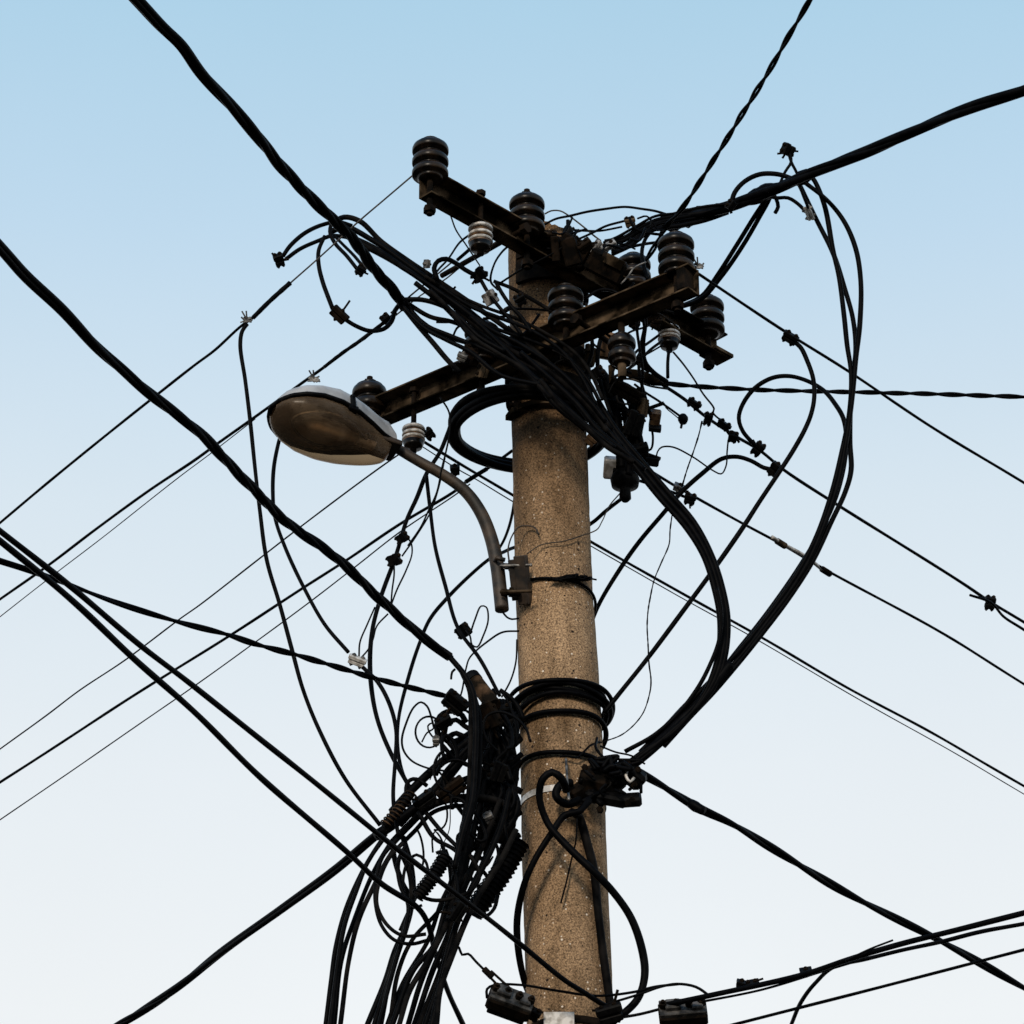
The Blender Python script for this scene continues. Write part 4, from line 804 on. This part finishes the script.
# ------------------------------------------------------------------ connectors and clamps
def connector(label, x, y, Y, ang, l, h, mat=BLK, bolts=2, spikes=0, cat='connector', seed=0, dep=.012, bl=1.0):
    l, h = l * 1.12, h * 1.12; rq = random.Random(int(x * 7 + y)); t = thing('cable_connector', label, cat, P(x, y, Y)); u, v, w = tilt(ang + rq.uniform(-6, 6), 10 + rq.uniform(0, 25)); c = P(x, y, Y)
    MB().box(c + v * px(h * .28), (u, v, w), (px(l / 2), px(h * .25), dep), .35).box(c - v * px(h * .28), (u, v, w), (px(l / 2 * .9), px(h * .22), dep * .9), .35).box(c, (u, v, w), (px(l / 2 * .85), px(h * .38), dep * .7), .5).build('jaw_pair', mat, t)
    rr = random.Random(seed + int(x))
    for k in range(bolts):
        o = 0 if bolts == 1 else (k - (bolts - 1) / 2) * l * .5 / max(bolts - 1, 1)
        m = MB(); b = c + u * px(o); e = v * px(h * .5 + 2.6 * bl)
        m.cyl(b - e, b + e, px(1.0)).prism(b + v * px(h * .5), b + v * px(h * .5 + 1.8), px(2.2)).prism(b - v * px(h * .5 + 1.5), b - v * px(h * .5), px(2)); m.build('bolt', GALV if mat in (GALV, WCER) else DSTEEL, t)
    for k in range(spikes):
        a = rr.uniform(0, 360); uu, vv, _ = tilt(a); m = MB(); e_ = rr.uniform(.55, .95) * max(l, h); m.tube(smooth([c, c + uu * px(e_ * .5), c + uu * px(e_) + vv * px(rr.uniform(-2.5, 2.5))], .004), px(rr.uniform(.9, 1.5)), 6); m.build('spike', DSTEEL, t)
connector('black bolted connector farthest left at the fan head', 279, 260, -.36, 20, 9, 10, spikes=4)
connector('black bolted connector hanging under the fan head', 361, 270, -.38, -30, 8, 8, spikes=4)
connector('elongated rusty black connector under the fan head', 339, 315, -.36, -45, 17, 9, mat=DSTEEL, bolts=1, spikes=1)
connector('black clamp on the sleeve wire just left of the thick cable end', 386, 319, -.22, 40, 9, 7, spikes=3)
connector('small dull tab clamp on top of the fan bundle', 427, 264, -.3, 80, 8, 3.5, mat=GALV, bolts=1)
connector('black clamp hanging below the white rimmed spool on the upper arm', 479, 275, -.27, -50, 12, 11, spikes=2)
connector('pale grey drilled block beside the pole top under the black clamp', 490, 298, -.26, -65, 13, 11, mat=PALE, bolts=1)
connector('rusty brown clamp heap above the left half of the lower arm', 470, 352, -.3, -35, 14, 9, mat=DSTEEL, spikes=3)
connector('grey hooked clamp on the crossing cables left of the pole', 462, 357, -.33, -25, 9, 6, mat=GALV, bolts=1)
connector('tan bolted bracket on the crossing cables above the coil', 483, 371, -.3, 75, 13, 8, mat=STEEL)
connector('black clamp under the crossing cables right of the pole edge', 598, 372, -.22, -60, 10, 8, spikes=2)
connector('tan clamp peeking out between pole and crossing cables', 591, 440, -.1, -40, 11, 8, mat=CERB, bolts=1)
connector('small brown connector at the end of the two pole top wires', 630, 222, -.1, 10, 10, 7, mat=STEEL)
connector('pale bracket on the upper arm right of the pole top', 597, 248, -.2, 60, 14, 7, mat=PALE, bolts=1)
connector('pale wire clamp on the cable ends beside the rear insulator', 609, 246, -.22, 25, 14, 4.5, mat=PALE, bolts=2)
connector('dark clamp in the wires between the right insulators', 652, 314, -.1, 20, 14, 9, mat=DSTEEL, spikes=3)
connector('small dark clamp under the right spool wires', 656, 322, 0, -15, 10, 8, mat=DSTEEL, spikes=2)
connector('small clamp with pale tip on the taped bundle right of the joint', 731, 205, -.25, 60, 9, 6, spikes=1)
connector('spiky black connector standing above the right splice', 788, 150, -.27, 60, 11, 11, spikes=4)
connector('pale two bolt connector hanging beside the right splice', 809, 213, -.2, -62, 15, 6, mat=WCER, bolts=2)
connector('black inline connector on the upper right line wire', 790, 338, -.2, -33, 15, 8)
connector('long black connector first in the chain right of the pole', 694, 404, .1, -35, 14, 6)
connector('black clamp second in the chain with the beaded wire below it', 708, 419, .1, -20, 8, 9, spikes=2)
connector('slim black connector third in the chain', 724, 425, .1, -38, 14, 5)
connector('black clamp fourth in the chain holding the thin arched wire', 733, 437, .1, -10, 9, 8, spikes=2)
connector('black clamp fifth in the chain at the start of the loop', 758, 449, .08, -40, 10, 11, spikes=1)
connector('rounded black clamp last in the chain at the arched cable', 774, 469, .1, -35, 10, 12, bolts=1)
connector('pale clamp on the wire right of the junction box', 679, 488, .18, -25, 11, 6, mat=PALE, bolts=1)
connector('black clamp with two prongs just below the pale clamp', 690, 499, .15, -20, 11, 8, spikes=3)
connector('lone black connector near the right edge', 990, 603, 1.2, -10, 11, 12, spikes=2)
connector('black connector upper of the two on the cable under the lamp arm', 402, 538, -.1, -60, 9, 9)
connector('black connector lower of the two on the cable under the lamp arm', 394, 560, -.1, -70, 11, 10)
connector('small black clamp on the slanting cable left of the lower pole', 463, 631, -.13, -60, 12, 11)
connector('pale two bolt connector left of the knot', 357, 661, -.2, -25, 16, 7, mat=WCER, bolts=2)
connector('black dead end clamp where the twisted pair meets the knot', 455, 703, -.24, -45, 22, 15, spikes=2)
connector('black clamp just behind the lamp arm', 455, 470, .1, 0, 9, 8, bolts=1)
connector('black clamp on the wire right of the lamp side spool', 429, 434, .1, 40, 10, 8)
connector('black clamp in the middle of the knot', 487, 716, -.22, -70, 24, 20, mat=DSTEEL, spikes=3)
connector('black bracket at the lower side of the knot', 452, 790, -.22, 40, 26, 12, mat=DSTEEL, spikes=1)
connector('grey bolted clamp between knot and hanging bundle', 489, 818, -.2, 30, 8, 8, mat=GALV, bolts=1)
connector('grey clamp at the centre of the round wire coil', 436, 741, -.22, 0, 6, 6, mat=GALV, bolts=1)
connector('black clamp at the pole end of the sagging right cables', 610, 1014, -.16, 10, 22, 14, spikes=2)
connector('small rag of black clamp on the bottom right cables', 752, 984, -.25, 10, 12, 4, spikes=2)
connector('ring bolt clamp on the bottom right cables', 741, 984, -.25, -20, 8, 5, bolts=1)
connector('small clamp with an upright pin on the bottom right cables', 806, 972, -.3, 10, 10, 5, bolts=1)
connector('rusty bolt clamp on the pole top beside the ball plug', 548, 236, -.2, 0, 16, 8, mat=DSTEEL)
connector('black bolted clamp at the upper left of the knot, above the round coil', 444, 722, -.23, 30, 14, 9, spikes=2)
connector('black clamp where the cables leave the knot for the bottom left cable', 425, 800, -.24, 42, 20, 10)
connector('black clamp tucked between the knot and the tight pole wraps', 503, 712, -.16, 10, 16, 12, spikes=3)
connector('black clamp in the lower middle of the knot', 498, 772, -.2, 70, 18, 12, spikes=2)
connector('black clamp at the waist of the hanging bundle', 458, 912, -.3, 55, 18, 10, spikes=2)
connector('black clamp on the wires between the pole top and the spiky clamp heap', 520, 300, -.26, 30, 10, 8, spikes=2)
connector('dark clamp on the lower arm beside the suspended ribbed insulator', 640, 312, -.24, -30, 12, 8, mat=DSTEEL, spikes=2)
connector('dark clamp between the ball plug and the long pale bracket', 585, 246, -.25, 35, 14, 9, mat=DSTEEL, spikes=2)
for q in LATE: connector(*q)
# ball plug, round plug, tape bulge
t = thing('ball_plug', 'black ball shaped plug on top of the pole beside the insulator', 'plug', P(568, 232, -.12))
MB().lathe(P(568, 232, -.12), [(.001, -.018), (.010, -.016), (.014, -.004), (.014, .006), (.009, .016), (.005, .020), (.005, .036), (.001, .037)]).build('body', BLK, t)
MB().cyl(P(562, 236, -.12), P(574, 228, -.12), px(1.6)).build('pin', DSTEEL, t)
t = thing('round_plug', 'round black plug at the end of a short wire right of the terminal box', 'plug', P(683, 419, -.02))
MB().lathe(P(683, 419, -.02), [(.001, -.014), (.009, -.012), (.013, -.003), (.013, .004), (.008, .012), (.001, .013)]).build('body', BLK, t)
MB().cyl(P(681, 428, -.02), P(683, 418, -.02), px(1.3)).build('tip', BLK, t)
blobtube('bulging black tape wrap on the right splice', 'tape_wrap', 'tape wrap', [(742, 203, -.2), (755, 197, -.22), (768, 191, -.22), (780, 187, -.22)], [4, 8, 8.5, 5], RUB, 3, .06)
blobtube('ragged black tape wrap above the right tip insulator', 'tape_wrap', 'tape wrap', [(655, 226, -.1), (672, 223, -.1), (690, 217, -.1), (706, 213, -.11), (728, 207, -.13)], [5, 9, 10, 8, 5], RUBW, 8, .16)
blobtube('round black tape knob where the loops leave the right splice', 'tape_wrap', 'tape wrap', [(795, 182, -.24), (802, 178, -.25), (809, 174, -.25)], [5, 8, 6], RUB, 4, .06)
cable('thick black arc bridging over the right splice', 5, [(731, 205, -.25), (735, 192), (745, 181), (760, 174), (778, 174), (794, 179, -.26)])
cable('black hook hanging from the right splice', 4, [(772, 192, -.22), (776, 199), (778, 207), (775, 213, -.22)])
cable('black cable linking the right splice to the pale connector', 4, [(768, 196, -.22), (776, 198), (788, 198), (798, 204), (806, 212, -.2)])
cable('left leg of the spiky connector on the right splice', 3, [(789, 152, -.27), (791, 162), (785, 172), (778, 188, -.25)], mat=RUB)
cable('right leg of the spiky connector passing the splice to the pale connector', 3.2, [(788, 151, -.27), (791, 162), (797, 174), (801, 190), (808, 208, -.22)], mat=RUB)
# wire twists on the left line wires
def twist(label, x, y, Y, seed):
    rr = random.Random(seed); mb = MB()
    for k in range(7):
        a = rr.uniform(0, 6.28); q = [P(x + rr.uniform(-6, 6), y + rr.uniform(-3, 3), Y) for _ in range(4)]; mb.tube(smooth(q, .004), px(.9), 6)
    for a, l in ((120, 10), (95, 9), (200, 7)):
        u, v, w = tilt(a); mb.cyl(P(x, y, Y), P(x, y, Y) + u * px(l), px(.8))
    tag(mb.build('wire_twist', GALV), label, 'wire twist')
twist('grey wire twist on the line wire at the top of the long hanging cable', 247, 320, -.42, 1)
twist('grey wire twist on the line wire just above the lamp head', 314, 379, -.2, 2)
twist('pale wire ends beside the insulator at the right tip', 698, 266, -.4, 6)
# whitish splice on the right line wire
Z = P(626, 456, .2).z
t = thing('wire_splice', 'whitish rusty splice in the middle of a right hand line wire', 'splice', PZ(800, 555, Z))
MB().tube(smooth([PZ(772, 537, Z), PZ(785, 545, Z), PZ(805, 556, Z), PZ(824, 571, Z)]), .0052, 8).build('sleeve', WCER, t)
for x, y in ((781, 543), (826, 571)): MB().cyl(PZ(x - 4, y - 2, Z), PZ(x + 4, y + 3, Z), .009).build('end_wrap', STEEL, t)
# rusty drum insulator at the knot
t = thing('drum_insulator', 'rusty brown drum leaning over the knot left of the lower pole', 'insulator', P(485, 690, -.22))
MB().cyl(P(474, 680, -.20), P(494, 706, -.24), px(7.5), 20).build('body', DRUM, t)
MB().cyl(P(471, 677, -.195), P(475, 682, -.203), px(8.4), 20).build('rim', BLK, t)
# anchor clamp right of the pole
t = thing('anchor_clamp', 'heavy black anchor clamp stack bolted to the right side of the pole', 'clamp', P(600, 780, -.1))
for nm, x, y, an, l_, h_, d_ in (('bracket', 594, 783, -14, 30, 24, .03), ('bracket', 578, 792, 30, 16, 14, .02), ('lower_jaw', 606, 797, -10, 40, 11, .024), ('lower_jaw', 630, 800, 4, 22, 10, .02), ('upper_jaw', 616, 771, -24, 34, 15, .022), ('upper_jaw', 634, 777, -40, 22, 18, .02), ('spacer', 612, 786, 40, 26, 16, .018), ('keeper', 598, 770, 20, 20, 10, .02)):
    MB().box(P(x, y, -.115), tilt(an, 20), (px(l_ / 2), px(h_ / 2), d_), .45).build(nm, DSTEEL if 'ck' in nm or nm == 'keeper' else BLK, t)
MB().tube(smooth([P(572, 783, -.14), P(560, 785, -.15), P(556, 796, -.15), P(566, 804, -.15), P(580, 800, -.13)]), px(4), 10).build('hook', RUB, t)
for x, y in ((638, 770), (634, 784), (628, 764), (600, 765), (585, 768), (628, 803), (600, 810), (632, 800), (612, 764)):
    a = P(x, y, -.13); MB().prism(a - FW * .012, a + FW * .03, px(3.4)).cyl(a - FW * .02, a, px(1.6)).build('bolt', DSTEEL, t)
MB().tube(smooth([P(628, 769, -.14), P(626, 776, -.145), P(630, 782, -.145), P(634, 778, -.14)]), px(1.5), 8).build('ring', WCER, t)
rr = random.Random(9)
for k in range(26):
    q = [P(rr.uniform(592, 630), rr.uniform(760, 798), -.15 + rr.uniform(-.02, .03)) for _ in range(1)]; q += [q[0] + Vector((rr.uniform(-.03, .03), rr.uniform(-.01, .01), rr.uniform(-.03, .03))) for _ in range(2)]
    MB().tube(smooth(q, .005), px(rr.uniform(1.2, 2.8)), 6).build('wire_end', RUB, t)
cable('upright wire end sticking out above the anchor clamp', 3, [(597, 738, 'W'), (597, 750, -.14), (606, 760, -.14)], mat=RUB)
cable('thin wire from the upright end to the anchor clamp jaw', 2, [(600, 746, -.13), (615, 752), (632, 756), (645, 764, -.13)], mat=RUB)
cable('short cable end crossing into the anchor clamp', 4.4, [(580, 782, -.14), (590, 772), (600, 764), (614, 758, -.13)])
blobtube('black tape joint on the lower right twisted cable', 'tape_wrap', 'tape wrap', [(690, 803, -.12), (698, 808, -.125), (704, 811, -.13)], [4.5, 5.2, 4.5], RUB, 12, .05)
# clamp at the bottom left with bolts, hook and turnbuckle
def big_clamp(label, x, y, ang, l, h, Y, n):
    u, v, w = tilt(ang, 35); c = P(x, y, Y); t = thing('suspension_clamp', label, 'clamp', c)
    MB().box(c, (u, v, w), (px(l / 2), px(h * .28), .03), .3).build('body', DSTEEL, t)
    MB().box(c + v * px(h * .32), (u, v, w), (px(l * .48), px(h * .10), .026), .3).box(c + v * px(h * .5) - u * px(l * .2), (u, v, w), (px(l * .16), px(h * .14), .015), .4).box(c + v * px(h * .46) + u * px(l * .3), (u, v, w), (px(l * .12), px(h * .12), .018), .4).build('top_plate', GALD, t)
    MB().box(c - v * px(h * .42), (u, v, w), (px(l * .42), px(h * .16), .024), .3).build('keeper', BLK, t)
    for k in range(n):
        b = c + u * px((k - (n - 1) / 2) * l * .8 / max(1, n - 1)); e = v * px(h * .48)
        MB().prism(b + e * .8, b + e * 1.35, px(3.6)).cyl(b, b + e * 1.6, px(1.7)).prism(b - e * 1.3, b - e * .9, px(3)).build('bolt', DSTEEL, t)
big_clamp('grey bolted suspension clamp at the bottom edge left of the pole foot', 510, 1003, -20, 42, 22, -.18, 4)
big_clamp('grey bolted suspension clamp at the bottom edge right of the pole foot', 683, 1014, 5, 44, 24, -.18, 4)
cable('black hook wire from the hanging bundle to the slim turnbuckle', 2.6, [(452, 942, -.2), (459, 948), (462, 955), (468, 954), (476, 962), (487, 973, -.2)], mat=RUB)
t = thing('turnbuckle', 'slim black turnbuckle above the bottom left suspension clamp', 'turnbuckle', P(495, 982, -.2))
MB().cyl(P(484, 969, -.2), P(492, 977, -.2), px(3)).build('barrel', DSTEEL, t)
MB().cyl(P(488, 975, -.2), P(505, 993, -.2), px(1.2)).build('rod', DSTEEL, t)
MB().cyl(P(491, 971, -.2), P(512, 990, -.2), px(1.2)).build('rod', DSTEEL, t)
connector('black knot of wire beside the bottom left suspension clamp', 533, 1014, -.15, -30, 12, 9, spikes=3)
# ------------------------------------------------------------------ ground
mb = MB(); s_ = 1500; mb.add([Vector((-s_, -s_, 0)), Vector((s_, -s_, 0)), Vector((s_, s_, 0)), Vector((-s_, s_, 0))], [[0, 1, 2, 3]], False)
g = mb.build('ground', GND, origin=Vector((0, 0, 0))); g['kind'] = 'structure'
# ------------------------------------------------------------------ sky and light
SUN_EL, SUN_AZ = 20, -14          # azimuth: degrees to the right of straight behind the camera
W = bpy.data.worlds.new('World'); S.world = W; W.use_nodes = True
n = W.node_tree.nodes; l = W.node_tree.links; n.clear()
out = n.new('ShaderNodeOutputWorld'); bg = n.new('ShaderNodeBackground'); l.new(bg.outputs[0], out.inputs[0])
sky = n.new('ShaderNodeTexSky'); sky.sky_type = 'NISHITA'; sky.sun_disc = False; sky.sun_elevation = R(SUN_EL)
sd = Vector((math.sin(R(SUN_AZ)) * math.cos(R(SUN_EL)), -math.cos(R(SUN_AZ)) * math.cos(R(SUN_EL)), math.sin(R(SUN_EL))))
sky.sun_rotation = math.atan2(sd.x, sd.y); sky.air_density = 1; sky.dust_density = 2; sky.ozone_density = 1
tc = n.new('ShaderNodeTexCoord'); sx = n.new('ShaderNodeSeparateXYZ'); l.new(tc.outputs['Generated'], sx.inputs[0])
cr = n.new('ShaderNodeValToRGB'); l.new(sx.outputs['Z'], cr.inputs['Fac']); E = cr.color_ramp.elements
def srgb(r, g, b): return tuple(((c / 255 + .055) / 1.055) ** 2.4 if c > 10 else c / 3294 for c in (r, g, b)) + (1,)
E[0].position = 0; E[0].color = srgb(226, 229, 232); E[1].position = 1.0; E[1].color = srgb(120, 165, 215)
for z, c in ((.383, (243, 247, 249)), (.44, (235, 242, 247)), (.50, (220, 234, 244)), (.56, (194, 221, 241)), (.61, (176, 213, 236))):
    e = E.new(z); e.color = srgb(*c)
ml = n.new('ShaderNodeMixRGB'); ml.blend_type = 'MULTIPLY'; ml.inputs['Fac'].default_value = 1; ml.inputs['Color2'].default_value = (10, 10, 10, 1); l.new(cr.outputs['Color'], ml.inputs['Color1'])
mx = n.new('ShaderNodeMixRGB'); mx.inputs['Fac'].default_value = .96; l.new(sky.outputs[0], mx.inputs['Color1']); l.new(ml.outputs[0], mx.inputs['Color2'])
nz = n.new('ShaderNodeTexNoise'); nz.inputs['Scale'].default_value = 7; nz.inputs['Detail'].default_value = 4; l.new(tc.outputs['Generated'], nz.inputs['Vector'])
nr = n.new('ShaderNodeMapRange'); nr.inputs['From Min'].default_value = .3; nr.inputs['From Max'].default_value = .7; nr.inputs['To Min'].default_value = .985; nr.inputs['To Max'].default_value = 1.012; l.new(nz.outputs['Fac'], nr.inputs['Value'])
mm = n.new('ShaderNodeMixRGB'); mm.blend_type = 'MULTIPLY'; mm.inputs['Fac'].default_value = 1; l.new(mx.outputs[0], mm.inputs['Color1']); l.new(nr.outputs[0], mm.inputs['Color2'])
l.new(mm.outputs[0], bg.inputs['Color']); bg.inputs['Strength'].default_value = .1
sl = bpy.data.lights.new('sun', 'SUN'); sl.energy = 1.9; sl.angle = R(10); sl.color = (1, .86, .70); so = bpy.data.objects.new('sun', sl); COL.objects.link(so)
so.rotation_euler = (-sd).to_track_quat('-Z', 'Y').to_euler()
S.view_settings.view_transform = 'Standard'; S.view_settings.look = 'None'; S.view_settings.exposure = 0; S.view_settings.gamma = 1
S.render.resolution_x = 1024; S.render.resolution_y = 1024
